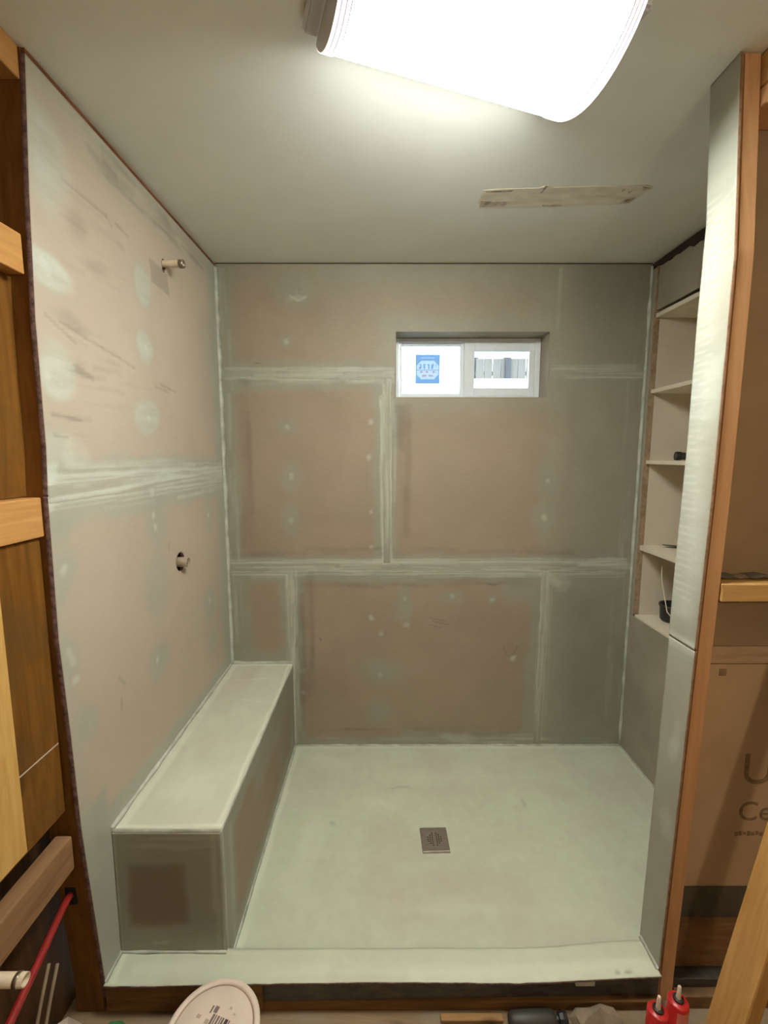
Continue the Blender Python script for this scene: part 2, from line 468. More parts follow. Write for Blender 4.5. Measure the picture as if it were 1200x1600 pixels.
M_stone = mat_noise('mortar_chunk', (.19, .145, .10, 1), (.29, .23, .16, 1), 20, rough=.9, bump=.6)
M_paper = mat_noise('crumpled_paper', (.46, .36, .27, 1), (.60, .50, .40, 1), 14, rough=.9, bump=.5)
M_cable = mat_plain('tan_cable', (.28, .20, .12, 1), .6)
M_green = mat_plain('green_scrap', (.05, .20, .06, 1), .6)
M_fence = mat_wood('weathered_fence', (.13, .12, .105, 1), (.085, .078, .068, 1), 'z', .85, False)
M_fence_post = mat_wood('weathered_fence_post', (.06, .06, .065, 1), (.04, .04, .045, 1), 'z', .85, False)
M_stucco = mat_noise('white_stucco', (.74, .75, .74, 1), (.84, .84, .82, 1), 10, rough=.9, bump=.3)
M_ground = mat_noise('pale_gravel', (.45, .43, .40, 1), (.58, .56, .52, 1), 20, rough=.95, bump=.4)

STEP = .0055
# ================================================================== STRUCTURE
# ---- ceiling
ceil = box('ceiling', -1.05, 2.05, -1.5, 2.45, ZC, ZC + .12, M_ceiling)
tag(ceil, 'smooth grey painted ceiling above the shower', kind='structure')
# torn strip where an old track was pulled off
scar_poly = [(.337, 1.648), (.40, 1.640), (.52, 1.636), (.545, 1.618), (.57, 1.632), (.70, 1.626), (.871, 1.620),
             (.90, 1.632), (.868, 1.728), (.80, 1.738), (.66, 1.742), (.60, 1.752), (.57, 1.744), (.45, 1.752), (.345, 1.757), (.334, 1.72)]
prism_poly('torn_strip', [(x, y, ZC - .0015) for x, y in scar_poly], (0, 0, .003), M_scar, ceil)
for pl in ([(.342, 1.712), (.45, 1.716), (.43, 1.742), (.345, 1.75)], [(.345, 1.652), (.44, 1.644), (.43, 1.656), (.35, 1.662)],
           [(.565, 1.736), (.64, 1.734), (.635, 1.743), (.57, 1.747)], [(.845, 1.70), (.872, 1.688), (.866, 1.722), (.83, 1.728)],
           [(.535, 1.622), (.545, 1.62), (.540, 1.66), (.533, 1.665)], [(.86, 1.625), (.89, 1.632), (.875, 1.652)], [(.80, 1.64), (.812, 1.638), (.806, 1.655)], [(.828, 1.655), (.84, 1.65), (.834, 1.668)]):
    prism_poly('glue_mark', [(x, y, ZC - .0022) for x, y in pl], (0, 0, .003), M_scar_dark, ceil)

# ---- left wall: sheathing slab, boards, exposed framing
def YF(z):   # slightly bowed cut edge of the board
    return np.interp(z, [.0, .053, .266, .554, .824, 1.08, 1.419, 1.537, 1.822, 2.096, 2.41],
                     [1.105, 1.103, 1.087, 1.065, 1.058, 1.047, 1.054, 1.063, 1.066, 1.082, 1.108])
wl = box('wall_left', -1.0, -.90, -1.5, 2.42, ZF, ZC, M_darkwood)
tag(wl, 'left shower wall of coated backer boards ending at bare framing', kind='structure')
lc = Coat(.10, .03, 3)
for (u, v, ru, rv), op in zip([(1.141, 2.192, .064, .10), (1.134, 1.938, .065, .055), (1.12, 1.724, .06, .07), (1.556, 2.066, .06, .062), (1.542, 1.866, .055, .058), (1.523, 1.651, .09, .071), (2.048, 1.98, .06, .138), (2.014, 1.718, .06, .11), (1.087, 1.234, .05, .08), (1.546, 1.29, .075, .098), (1.532, 1.073, .085, .132), (1.085, 1.019, .05, .075), (1.518, .819, .07, .062), (1.116, .812, .055, .06), (2.014, 1.252, .06, .071), (1.994, .86, .075, .081), (2.004, .686, .07, .058)],
                              [.55, .6, .6, .75, .6, .55, .3, .3, .6, .6, .55, .6, .8, .6, .6, .75, .75]):
    lc.ell(u, v, ru, rv, op, .5)
for u, v in [(1.12, 1.95), (1.125, 1.93), (1.10, 1.72), (1.55, 1.86), (1.53, 1.65), (1.08, 1.245), (1.54, 1.31), (1.545, 1.27), (1.52, 1.40), (1.09, 1.03), (1.10, 1.005), (1.51, .83), (2.01, 1.26), (1.99, .87), (1.10, .95)]:
    lc.ell(u, v, .013, .015, .7, .8, 'r')
lc.ell(1.140, 1.938, .075, .05, .75, .35, 'r').ell(1.13, 1.724, .065, .065, .6, .3, 'r').ell(1.523, 1.651, .09, .062, .5, .25, 'r').ell(1.15, 2.19, .07, .11, .5, .5, 'r').ell(1.542, 1.866, .05, .055, .55, .4, 'r').ell(1.556, 2.066, .055, .055, .35, .25, 'r')
lc.rect(2.13, 2.4, 0, 2.5, .8, .03).rect(1.0, 1.13, 1.52, 1.60, .55, .02).rect(1.0, 2.3, 1.335, 1.515, .75, .025)
lc.rect(1.0, 2.3, 0, .52, .85, .02).rect(1.0, 1.17, 0, .60, .85, .02).rect(1.0, 1.10, .3, 1.5, .4, .02).rect(1.0, 2.3, 2.35, 2.5, .55, .03).rect(1.0, 2.3, 2.27, 2.36, .3, .06)
for v, w, o in [(1.468, .010, .8), (1.455, .006, .7), (1.43, .012, .75), (1.405, .007, .6), (1.39, .004, .5), (1.49, .004, .5)]:
    lc.line(1.05, v, 2.2, v - .006, w, o)
lc.strokes(1.06, 2.2, 1.36, 1.50, 46, 5, (.2, .6)).rect(1.05, 1.10, 1.39, 1.50, .7, .012, 'r').rect(1.05, 1.16, 1.50, 1.585, .35, .02, 'r').ell(1.17, 1.53, .06, .045, .35, .4, 'r')
lc.line(1.06, 1.462, 1.06, 1.40, .02, .8).line(2.218, .45, 2.218, 2.36, .008, .7)
for a in [(1.193, 2.184, 1.372, 2.184), (1.372, 2.184, 1.40, 2.17), (1.418, 2.189, 1.484, 2.18), (1.15, 1.838, 1.31, 1.814), (1.31, 1.814, 1.471, 1.792), (1.184, 1.747, 1.257, 1.728), (1.19, 1.735, 1.26, 1.72), (1.633, 1.768, 1.755, 1.758), (1.60, 1.755, 1.70, 1.748), (1.275, .87, 1.304, .834), (1.28, .802, 1.276, .765), (1.629, 1.205, 1.625, 1.177), (1.09, 1.57, 1.14, 1.565), (1.09, 1.62, 1.2, 1.61), (1.10, 1.84, 1.2, 1.80)]:
    lc.line(*a, .006, .24, 'd')
lc.strokes(1.10, 1.40, 1.70, 1.84, 14, 21, (.05, .12), 'd', (.005, .010), (.05, .16)).strokes(1.12, 1.45, 1.98, 2.2, 12, 22, (.04, .10), 'd', (.005, .012), (.05, .18)).strokes(1.08, 1.24, 1.55, 1.66, 6, 23, (.05, .12), 'd', (.005, .007), (.04, .1)).strokes(1.2, 1.75, 1.55, 1.95, 16, 24, (.03, .08), 'd', (.005, .010), (.05, .2))
lc.strokes(1.15, 2.2, 2.30, 2.38, 26, 25, (.06, .2), 'd', (.006, .014), (.05, .25)).strokes(1.1, 2.2, 2.335, 2.385, 14, 26, (.1, .35), 'r', (.004, .010), (.05, .2))
for a in [(1.24, 2.10, .04, .03), (1.30, 2.04, .06, .02), (1.20, 1.84, .07, .02), (1.20, 1.74, .05, .025), (1.45, 2.33, .12, .02), (1.75, 2.33, .10, .02)]:
    lc.ell(*a, .22, .8, 'd')
lc.rect(1.612, 1.745, 2.10, 2.168, .30, .004, 'd')
mapL = lambda U, V: (np.full_like(U, XL) , YF(V) + (YB - YF(V)) * U, V)
class Sub:   # board coat evaluated at the real (y, z) of the left wall
    def __init__(s, c): s.c = c
    def __call__(s, U, V): return s.c(YF(V) + (YB - YF(V)) * U, V)
def yt(y, z): return (y - YF(z)) / (YB - YF(z))
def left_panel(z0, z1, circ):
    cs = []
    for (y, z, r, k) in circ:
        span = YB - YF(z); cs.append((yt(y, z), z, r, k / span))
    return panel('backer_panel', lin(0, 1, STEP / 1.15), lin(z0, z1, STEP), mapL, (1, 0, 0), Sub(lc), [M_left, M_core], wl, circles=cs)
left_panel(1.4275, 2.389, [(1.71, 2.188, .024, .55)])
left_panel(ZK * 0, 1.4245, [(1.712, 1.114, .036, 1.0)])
# seam tape over the horizontal joint
tc_ = Coat(.75, .01, 5).strokes(1.06, 2.2, 1.405, 1.46, 34, 6)
tc_.line(1.06, 1.418, 2.2, 1.445, .008, .9)
for y in (1.25, 1.6, 1.95, 1.33, 1.8): tc_.ell(y, 1.447, .05, .008, .12, .5, 'd')
def strip_jit(u, s): return .004 * (fbm(u * 22, u * 0 + s, 3, s) - .5) * 2
def strip_yz(name, y0, y1, zc, w, x, coat, parent, mats, seed=0):
    f = lambda U, V: (x - .0022 * np.abs(2 * V) ** 5 * np.ones_like(U), U, zc + V * w * (1 + .25 * (fbm(U * 18, V * 0 + seed, 3, seed) - .5)) + .004 * np.sin(U * 3 + seed))
    cc = lambda U, V: coat(U, zc + V * w)
    return panel(name, lin(y0, y1, STEP), np.linspace(-.5, .5, 17), f, (1, 0, 0), cc, mats, parent, thick=.0008)
strip_yz('seam_tape', 1.0565, 2.225, 1.432, .056, XL + .0009, tc_, wl, [M_left, M_left], 2)
# red-brown strip showing in the joint under the ceiling
box('joint_strip', -.80, -.784, 1.112, 2.235, 2.380, 2.4045, M_redline, wl)
# framing towards the viewer
zs = np.linspace(ZF, ZC, 40)
bm = bmesh.new()
rows = []
for z in zs:
    y = float(YF(z)) + .003
    rows.append([bm.verts.new(p) for p in ((-.793, y, z), (-.793, y + .05, z), (-.868, y + .05, z), (-.868, y, z))])
for a, b in zip(rows[:-1], rows[1:]):
    for k in range(4): bm.faces.new((a[k], a[(k + 1) % 4], b[(k + 1) % 4], b[k]))
bm.faces.new(rows[0][::-1]); bm.faces.new(rows[-1])
stud = from_bm('stud', bm, M_stud_l, wl)
for y in (-1.0, -.3, .40, 1.65, 2.18):
    box('stud', -.883, -.7935, y, y + .038, ZF + .04, 2.33, M_stud_l, wl)
box('top_plate', -.883, -.7935, -1.5, 1.105, 2.335, ZC - .001, M_fir_y, wl, .003)
box('bottom_plate', -.883, -.7935, -1.5, .90, ZF, ZF + .038, M_curbwood, wl, .003)
box('blocking', -.836, -.794, .45, 1.066, 1.917, 2.002, M_fir_y, wl, .003)
box('blocking', -.883, -.794, .45, 1.052, 1.331, 1.423, M_fir_y, wl, .003)
box('blocking', -.840, -.798, .45, 1.055, .460, .553, M_pink_y, wl, .004)
box('infill_board', -.845, -.832, .44, 1.090, 1.425, 1.915, M_brown_z, wl)
box('infill_board', -.817, -.804, .80, 1.048, .628, 1.328, M_brown_z, wl, .001)
box('infill_board', -.8035, -.788, .46, .908, .648, 1.328, M_fir_z, wl, .002)
box('saw_kerf', -.8045, -.8034, .915, 1.046, .812, .8155, M_paper, wl)
box('notch', -.850, -.822, 1.0800, 1.0865, .325, .375, M_hole, wl)

# ---- back wall: core around the window opening, six boards, tape
WX0, WX1, WZ0, WZ1 = .057, .79, 1.793, 2.102
bm = bmesh.new()
for a in ((-1.0, WX0, ZF, ZC), (WX1, 1.75, ZF, ZC), (WX0, WX1, ZF, WZ0), (WX0, WX1, WZ1, ZC)):
    bm_box(bm, a[0], a[1], YB + .0125, 2.42, a[2], a[3])
wb = from_bm('wall_back', bm, M_darkwood)
tag(wb, 'rear shower wall of coated backer boards with a small window', kind='structure')
bc = Coat(.16, .03, 21)
for u, v, ru, rv in [(-.41, 2.277, .107, .091), (-.461, 2.044, .04, .04), (-.463, 1.66, .05, .05), (-.463, 1.419, .06, .082), (-.456, 1.21, .06, .09), (.808, 1.4, .06, .11), (.8, 1.209, .06, .09), (.107, .777, .045, .118), (.354, .797, .065, .04), (.558, .797, .03, .034), (-.017, .408, .132, .07), (-.027, .193, .07, .09)]:
    bc.ell(u, v, ru, rv, .7, .6)
for u, v in [(-.463, 1.66), (-.463, 1.42), (-.455, 1.205), (-.46, 2.044), (-.067, 1.678), (-.068, 1.512), (-.069, 1.248), (-.07, 1.065), (.808, 1.4), (.8, 1.209), (.115, .79), (.354, .80), (.558, .80), (.118, .646), (-.013, .619), (-.055, .707), (-.02, .39), (.673, .477), (.68, .49), (-.40, .30)]:
    bc.ell(u, v, .013, .014, .55, .8, 'r')
bc.rect(-.9, -.70, 0, 2.5, .8, .035).rect(-.9, 1.3, 1.83, 1.965, .85, .03).rect(-.9, 1.3, .885, 1.02, .9, .025).rect(-.05, .07, .9, 1.95, .85, .03)
bc.rect(.72, 1.3, 1.96, 2.5, .55, .06).rect(.95, 1.3, .9, 2.5, .75, .07).rect(.78, .98, .9, 2.0, .45, .06)
bc.rect(-.02, .90, 1.72, 2.17, .6, .05).rect(-.85, 1.3, 2.30, 2.5, .5, .06).rect(-.3, .9, 2.0, 2.5, .35, .1)  # wide thin coats at the top put the lamp's falloff into the colour
bc.rect(.74, 1.3, -.1, .95, .93, .03).rect(-.52, -.41, 0, .95, .85, .02).rect(-.9, 1.3, -.1, .045, .9, .015).rect(.10, .85, -.1, .085, .7, .03).rect(-.8, -.45, .40, .52, .85, .03).rect(-.9, -.67, .4, .95, .5, .03)
bc.rect(.95, 1.14, .15, .80, .10, .06, 'd')
bc.ell(.70, .85, .12, .09, .8, .5)
for v, w, o in [(1.915, .010, .6), (1.90, .006, .7), (1.885, .008, .5), (1.93, .005, .4)]:
    bc.line(-.75, v, .05, v, w, o); bc.line(.8, v + .012, 1.2, v + .016, w, o * .7)
for v, w, o in [(.985, .010, .7), (.968, .008, .6), (.945, .012, .75), (.925, .006, .6), (1.0, .005, .5)]:
    bc.line(-.76, v, 1.22, v + .005, w, o)
for u, w, o in [(.0, .009, .75), (.018, .006, .6), (.036, .010, .6)]: bc.line(u, .95, u - .012, 1.78, w, o)
for u, w, o in [(-.475, .009, .75), (-.455, .006, .6)]: bc.line(u, .02, u - .006, .92, w, o)
for u, w, o in [(.812, .010, .5), (.835, .006, .4)]: bc.line(u, .03, u, .93, w, o)
bc.strokes(-.75, .06, 1.86, 1.95, 34, 41, (.15, .5)).strokes(.8, 1.22, 1.87, 1.95, 14, 42, (.12, .35)).strokes(-.76, 1.22, .905, 1.01, 80, 43, (.15, .55)).strokes(-.02, .06, .98, 1.80, 30, 44, (.15, .5)).strokes(-.495, -.435, .03, .93, 22, 45, (.15, .5)).strokes(.785, .85, .03, .93, 18, 46, (.12, .4)).strokes(-.77, -.71, .5, 2.38, 26, 47, (.1, .3)).strokes(1.16, 1.245, .05, 2.38, 26, 48, (.1, .3)).strokes(-.45, 1.2, .01, .06, 24, 49, (.1, .35))
bc.strokes(-.70, -.62, 1.0, 1.9, 10, 50, (.06, .16), 'd', (.01, .03), (.2, .6)).strokes(.06, .12, 1.0, 1.75, 10, 51, (.06, .16), 'd', (.01, .03), (.2, .5)).strokes(-.42, -.36, .1, .92, 12, 52, (.08, .2), 'd', (.01, .03), (.1, .4)).strokes(-.45, .75, .86, .90, 12, 53, (.06, .15), 'd', (.008, .02), (.1, .4)).strokes(-.75, .0, 1.02, 1.06, 10, 54, (.06, .16), 'd', (.008, .02), (.1, .4)).strokes(.05, .95, 1.02, 1.06, 10, 55, (.06, .14), 'd', (.008, .02), (.1, .4)).strokes(-.4, .7, .06, .1, 10, 56, (.06, .16), 'd', (.008, .02), (.1, .4))
bc.line(.82, 2.12, .825, 2.38, .014, .4).line(.80, .93, .88, .88, .03, .5)
bc.ell(.90, .88, .05, .05, .4, .5, 'r').ell(.40, .04, .10, .03, .5, .5, 'r').ell(-.41, 2.24, .05, .012, .35, .6, 'r').ell(.35, .95, .3, .02, .4, .6, 'r')
bc.line(-.44, 2.26, -.40, 2.235, .005, .5).line(-.40, 2.235, -.36, 2.255, .005, .5)
for a in [(.23, .70, .31, .68), (.25, .68, .33, .66), (.23, .66, .30, .645), (.62, .55, .64, .50), (.69, .55, .67, .50), (.40, .95, .52, .945)]: bc.line(*a, .004, .4, 'd')
for a in [(-.60, 1.95, .02, .004), (.55, .88, .04, .006), (-.33, .60, .008, .01), (-.47, .55, .02, .06)]: bc.ell(*a, .5, .6, 'd')
mapB = lambda U, V: (U, np.full_like(U, YB), V)
G = .0015
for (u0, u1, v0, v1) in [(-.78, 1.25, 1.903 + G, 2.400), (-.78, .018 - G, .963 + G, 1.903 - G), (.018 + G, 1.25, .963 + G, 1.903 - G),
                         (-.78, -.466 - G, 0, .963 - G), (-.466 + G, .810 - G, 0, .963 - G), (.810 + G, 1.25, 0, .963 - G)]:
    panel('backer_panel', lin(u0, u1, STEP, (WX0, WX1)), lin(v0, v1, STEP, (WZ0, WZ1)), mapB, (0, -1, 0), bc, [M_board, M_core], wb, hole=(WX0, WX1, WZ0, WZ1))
def strip_back(u0, u1, v0, v1, seed, alpha=.8):
    horiz = (u1 - u0) > (v1 - v0)
    cc = Coat(alpha, .01, seed)
    if horiz:
        cc.strokes(u0, u1, v0, v1, int(28 * (u1 - u0)) + 4, seed, (.2, .7))
        us, vs = lin(u0, u1, STEP), np.linspace(v0, v1, 15)
        f = lambda U, V: (U, YB - .0009 + .0022 * np.abs((V - (v0 + v1) / 2) / (v1 - v0) * 2) ** 5, V + (V - (v0 + v1) / 2) * .4 * (fbm(U * 18, U * 0, 3, seed) - .5) + .003 * np.sin(U * 4 + seed))
    else:
        cc.strokes(u0, u1, v0, v1, int(28 * (v1 - v0)) + 4, seed, (.2, .7))
        us, vs = np.linspace(u0, u1, 15), lin(v0, v1, STEP)
        f = lambda U, V: (U + (U - (u0 + u1) / 2) * .4 * (fbm(V * 18, V * 0, 3, seed) - .5) + .003 * np.sin(V * 4 + seed), YB - .0009 + .0022 * np.abs((U - (u0 + u1) / 2) / (u1 - u0) * 2) ** 5, V)
    return panel('seam_tape', us, vs, f, (0, -1, 0), cc, [M_tape, M_tape], wb, thick=.0008)
strip_back(-.775, .0555, 1.880, 1.926, 31); strip_back(.792, 1.245, 1.885, 1.925, 32, .7)
strip_back(-.775, 1.245, .938, .988, 33); strip_back(-.006, .042, .985, 1.885, 34)
strip_back(-.488, -.446, .005, .942, 35); strip_back(.792, .836, .005, .942, 36, .65)
box('joint_strip', -.78, 1.25, YB + .002, YB + .0125, 2.3985, 2.4045, M_gap, wb)

# ---- right wall: open closet niche with shelves
wr = empty('wall_right', (XR, 1.7, 0))
tag(wr, 'right shower wall with an open shelved closet niche', kind='structure')
NY0, NY1, NZ0, NZ1, NX1 = 1.42, 2.178, .735, 2.372, 1.60
box('backer_panel', XR, XR + .013, 1.2005, YB, 0, NZ0 - .012, M_rightboard, wr)
box('backer_panel', XR, XR + .013, 1.2005, NY0, NZ0 - .011, NZ1, M_rightboard, wr)
rc = Coat(.9, .02, 44).line(2.195, .7, 2.195, 2.36, .006, .4)
panel('edge_strip', lin(NY1 + .014, YB, STEP), lin(NZ0 - .011, NZ1, STEP), lambda U, V: (np.full_like(U, XR), U, V), (-1, 0, 0), rc, [M_board, M_core], wr)
box('raw_edge', XR - .001, XR + .02, NY1 + .0005, NY1 + .0135, NZ0, NZ1, M_jambedge, wr)
box('niche_side', XR + .021, NX1, NY1 + .0005, NY1 + .05, NZ0 - .03, ZC - .001, M_niche, wr)
box('niche_side', XR + .014, NX1, NY0 - .05, NY0 - .0005, NZ0 - .03, ZC - .001, M_niche, wr)
box('niche_back', NX1 + .0005, NX1 + .05, NY0 - .05, NY1 + .05, NZ0 - .03, ZC - .001, M_niche, wr)
for z, t in ((2.166, .020), (1.825, .018), (1.497, .018), (1.085, .024)):
    box('shelf', XR + .002, NX1, NY0, NY1, z - t, z, M_shelf, wr, .0015)
box('niche_sill', XR + .001, NX1, NY0, NY1, NZ0 - .022, NZ0, M_shelf, wr, .0015)
box('niche_header', XR + .004, XR + .016, NY0, NY1, 2.18, 2.367, M_rightboard, wr)
bm = bmesh.new()
pts = [(NY1 + .04, 2.40), (NY1 + .04, 2.382)] + [(NY1 - .02 - i * .03, 2.372 - .010 * random.random() - .012 * (i > 6)) for i in range(24)] + [(1.42, 2.40)]
A = [bm.verts.new((XR + .001, y, z)) for y, z in pts]; B = [bm.verts.new((XR + .004, y, z)) for y, z in pts]
bm.faces.new(A); bm.faces.new(B[::-1])
for i in range(len(A)): bm.faces.new((A[i], A[(i + 1) % len(A)], B[(i + 1) % len(A)], B[i]))
from_bm('ceiling_gap', bm, M_gap, wr)
box('wall_right_backing', 1.66, 1.75, -1.5, 2.42, ZF, ZC - .001, M_room)
tag(bpy.data.objects['wall_right_backing'], 'outer wall of the room on the right', kind='structure')

# ---- shower floor
fc = Coat(.88, .05, 51)
for a in [(-.05, 1.75, .12, .07), (.35, 1.85, .15, .06), (.62, 1.5, .14, .10), (.0, 1.42, .18, .06), (.45, 1.62, .12, .08), (-.12, 1.95, .14, .05), (.60, 1.40, .10, .05), (.2, 1.95, .1, .04)]:
    fc.ell(*a, .0, .7)
for a in [(-.30, 1.6, .05, .25), (-.25, 2.1, .15, .05), (.2, 1.36, .3, .04), (.3, 2.0, .3, .05), (.0, 1.85, .14, .05)]: fc.ell(*a, .35, .8, 'r')
fc.line(-.45, 1.2, -.45, 2.2, .02, .7).line(-.4, 2.215, 1.2, 2.215, .012, .5).line(1.238, 1.25, 1.238, 2.2, .012, .4)
for a in [(.60, 1.83, .012, .03), (.10, 1.93, .06, .006), (-.22, 1.72, .02, .012)]: fc.ell(*a, .25, .7, 'd')
def floorcoat(U, V):
    P, R, D, H = fc(U, V)
    P = np.clip(P - .40 * sstep(.48, .76, fbm(U * 3.1, V * 4.0, 4, 77)) * sstep(.0, .12, U + .40) * sstep(.02, .15, YB - V), 0, 1)
    return P, R, D, H
DR = (.205, 1.640)
mapF = lambda U, V: (U, V, -.010 * np.exp(-((U - DR[0]) ** 2 + (V - DR[1]) ** 2) / .10) + .0015 * (fbm(U * 5, V * 5, 3, 8) - .5))
fs = panel('floor', lin(XB + .0005, XR, STEP * 1.2), lin(YK1, YB - .0005, STEP * 1.2), mapF, (0, 0, 1), floorcoat, [M_floor, M_core], None, thick=.035)
tag(fs, 'sage coated shower floor sloping to a square drain', kind='structure')
fr = box('floor_room', -1.0, 1.75, -1.5, 1.30, ZF - .06, ZF, M_subfloor)
tag(fr, 'dusty plywood subfloor in front of the shower curb', kind='structure')
wf = box('wall_rear', -1.0, 1.75, -1.56, -1.5, ZF, ZC - .001, M_room)
tag(wf, 'wall of the room behind the viewer', kind='structure')

# ---- stub wall at the front right
ws = empty('wall_front', (1.2, 1.15, ZF))
tag(ws, 'stub wall at the right with coated end and open stud bay', kind='structure')
def post_edges(z):
    yo = np.interp(z, [.055, .603, 1.057, 1.384, 1.611, 1.964, 2.405], [1.129, 1.111, 1.097, 1.087, 1.084, 1.083, 1.118])
    yi = np.interp(z, [.075, .516, 1.012, 1.283, 1.538, 1.857, 2.079, 2.41], [1.226, 1.215, 1.203, 1.198, 1.19, 1.19, 1.186, 1.212])
    return yo, yi
jc = Coat(.75, .02, 61)
jc.line(1.0, 1.04, 1.3, 1.02, .022, .8).line(1.0, 1.02, 1.3, 1.0, .008, .5).rect(1.1, 1.16, 1.1, 1.75, .35, .02, 'r').rect(1.12, 1.3, 1.08, 2.3, .35, .03, 'r').ell(1.14, .75, .02, .06, .5, .6, 'r').ell(1.16, .5, .03, .05, .3, .6, 'r').ell(1.13, 1.17, .015, .04, -.3, .6)
for k in range(60):
    z = 1.15 + k * .0165; jc.line(1.125 + .02 * random.random(), z, 1.20, z + .004 - .01 * (z > 1.7), .0035, .55)
for k in range(9):
    z = 1.95 + k * .022; jc.line(1.08, z, 1.20, z - .05, .003, .4)
def mapJ(U, V):
    yo, yi = post_edges(V); w = .0015 * (fbm(V * 25, V * 0, 3, 3) - .5)
    return (np.full_like(U, XP) + np.where(V > 1.028, -.0015, 0), yo + (yi - yo) * U + w, V)
def coatJ(U, V):
    yo, yi = post_edges(V); P, R, D, H = jc(yo + (yi - yo) * U, V)
    D = np.maximum(D, 0)
    return P, R, D, H * 2
panel('backer_panel', lin(0, 1, .06), lin(1.029, ZC - .002, .006), mapJ, (-1, 0, 0), coatJ, [M_jamb, M_coreb], ws, thick=.006)
panel('backer_panel', lin(0, 1, .06), lin(ZK + .002, 1.027, .006), mapJ, (-1, 0, 0), coatJ, [M_jamb, M_coreb], ws, thick=.006)
bm = bmesh.new(); rows = []
for z in np.linspace(ZF, ZC - .002, 30):
    y = float(post_edges(z)[0]) + .003
    rows.append([bm.verts.new(p) for p in ((XP + .0065, y, z), (XP + .049, y, z), (XP + .049, y + .086, z), (XP + .0065, y + .086, z))])
for a, b in zip(rows[:-1], rows[1:]):
    for k in range(4): bm.faces.new((a[k], a[(k + 1) % 4], b[(k + 1) % 4], b[k]))
bm.faces.new(rows[0][::-1]); bm.faces.new(rows[-1])
bmesh.ops.recalc_face_normals(bm, faces=bm.faces)
bmesh.ops.bevel(bm, geom=[e for e in bm.edges if abs(e.verts[0].co.z - e.verts[1].co.z) > .02 and abs(e.verts[0].co.y - e.verts[1].co.y) < .03 and e.verts[0].co.y < post_edges(e.verts[0].co.z)[0] + .02], offset=.004, segments=2, affect='EDGES')
from_bm('stud', bm, M_stud_r, ws)
box('backer_panel', XP + .050, 1.66, 1.19, 1.2, .262, 1.0, M_bayboard, ws)
box('backer_panel', XP + .050, 1.66, 1.19, 1.2, 1.0025, ZC - .002, M_bayboard_old, ws)
box('stud', 1.62, 1.658, 1.10, 1.189, ZF + .04, 2.33, M_stud_r, ws)
box('blocking', XP + .050, 1.618, 1.092, 1.185, 1.158, 1.204, M_fir_x, ws, .003)
box('top_plate', XP + .050, 1.658, 1.10, 1.189, 2.29, 2.33, M_stud_r, ws, .003)
box('top_plate', XP + .050, 1.658, 1.10, 1.189, 2.335, ZC - .003, M_fir_x, ws, .003)
box('dark_strip', XP + .050, 1.658, 1.186, 1.20, .155, .262, M_dark_matte, ws)  # dark strip across the opening below the board
box('plank', XP + .050, 1.658, 1.165, 1.20, .02, .162, M_plate, ws, .003)
box('bottom_plate', XP + .050, 1.658, 1.112, 1.20, ZF, ZF + .04, M_plate, ws, .003)
box('bottom_plate', XP + .050, 1.658, 1.135, 1.20, ZF + .041, .018, M_curbdark, ws, .002)
# printing on the board
box('printed_band', XP + .051, 1.655, 1.1893, 1.1902, .955, 1.0, M_band, ws)
box('printed_line', XP + .051, 1.655, 1.1890, 1.1902, .948, .952, M_print, ws)
box('printed_square', .928, .948, 1.1890, 1.1902, .915, .935, M_print, ws)
def text(name, s, size, loc, mat, parent, rot=(math.pi / 2, 0, 0), ext=.0004, align='LEFT'):
    cu = bpy.data.curves.new(name, 'FONT'); cu.body = s; cu.size = size; cu.extrude = ext; cu.align_x = align; cu.resolution_u = 4
    o = bpy.data.objects.new(name, cu); COL.objects.link(o)
    o.location = loc; o.rotation_euler = rot
    bpy.context.view_layer.update()
    me = bpy.data.meshes.new_from_object(o.evaluated_get(bpy.context.evaluated_depsgraph_get()))
    me.transform(o.matrix_world); bpy.data.objects.remove(o)
    me.materials.clear()
    return link_mesh(name, me, mat, parent)
text('printed_letter', 'U', .135, (1.018, 1.1893, .590), M_print, ws)
text('printed_letters', 'Ce', .085, (1.020, 1.1893, .475), M_print, ws)
for k in range(8):
    box('printed_mark', 1.018 + k * .012, 1.027 + k * .012, 1.1891, 1.1902, .425 + .002 * (k % 3), .437 + .003 * (k % 2), M_print, ws)

# ---- curb
curb = empty('shower_curb', (0, 1.15, ZF))
tag(curb, 'low sage coated curb along the shower opening with dark front', 'curb')
cc = Coat(.9, .04, 71).line(-.7, 1.14, .75, 1.13, .03, .4).line(.1, 1.12, .78, 1.12, .04, .5).line(-.76, 1.11, -.76, 1.19, .01, .7)
cc.ell(-.3, 1.15, .15, .02, -.4, .7).ell(.70, 1.108, .02, .006, .5, .6, 'd').ell(.66, 1.112, .008, .004, .5, .6, 'd')
def mapC(U, V):   # V 0..1 front to back
    yo = 1.096 + .004 * np.cos(U * 4) + .020 * sstep(.3, .8, U) + .003 * (fbm(U * 30, U * 0, 3, 2) - .5)
    yi = 1.192 + .022 * sstep(.4, .8, U)
    return (U, yo + (yi - yo) * V, ZK + .002 * (fbm(U * 6, V * 2, 3, 4) - .5) - .003 * sstep(.9, 1, V))
panel('coated_top', lin(XL + .001, XP - .001, STEP), np.linspace(0, 1, 16), mapC, (0, 0, 1), lambda U, V: cc(U, 1.10 + .1 * V), [M_floor, M_core], curb, thick=.006)
bm = bmesh.new(); bm_box(bm, XL + .001, XP - .001, 1.106, 1.19, ZF + .03, ZK - .007)
for v in bm.verts:
    if v.co.y < 1.15 and v.co.x > 0: v.co.y += .018
from_bm('dark_face', bm, M_curbdark, curb)
bm = bmesh.new(); bm_box(bm, XL + .001, -.34, 1.100, 1.1055, ZF + .012, ZK - .010)
from_bm('face_board', bm, M_curbwood, curb)
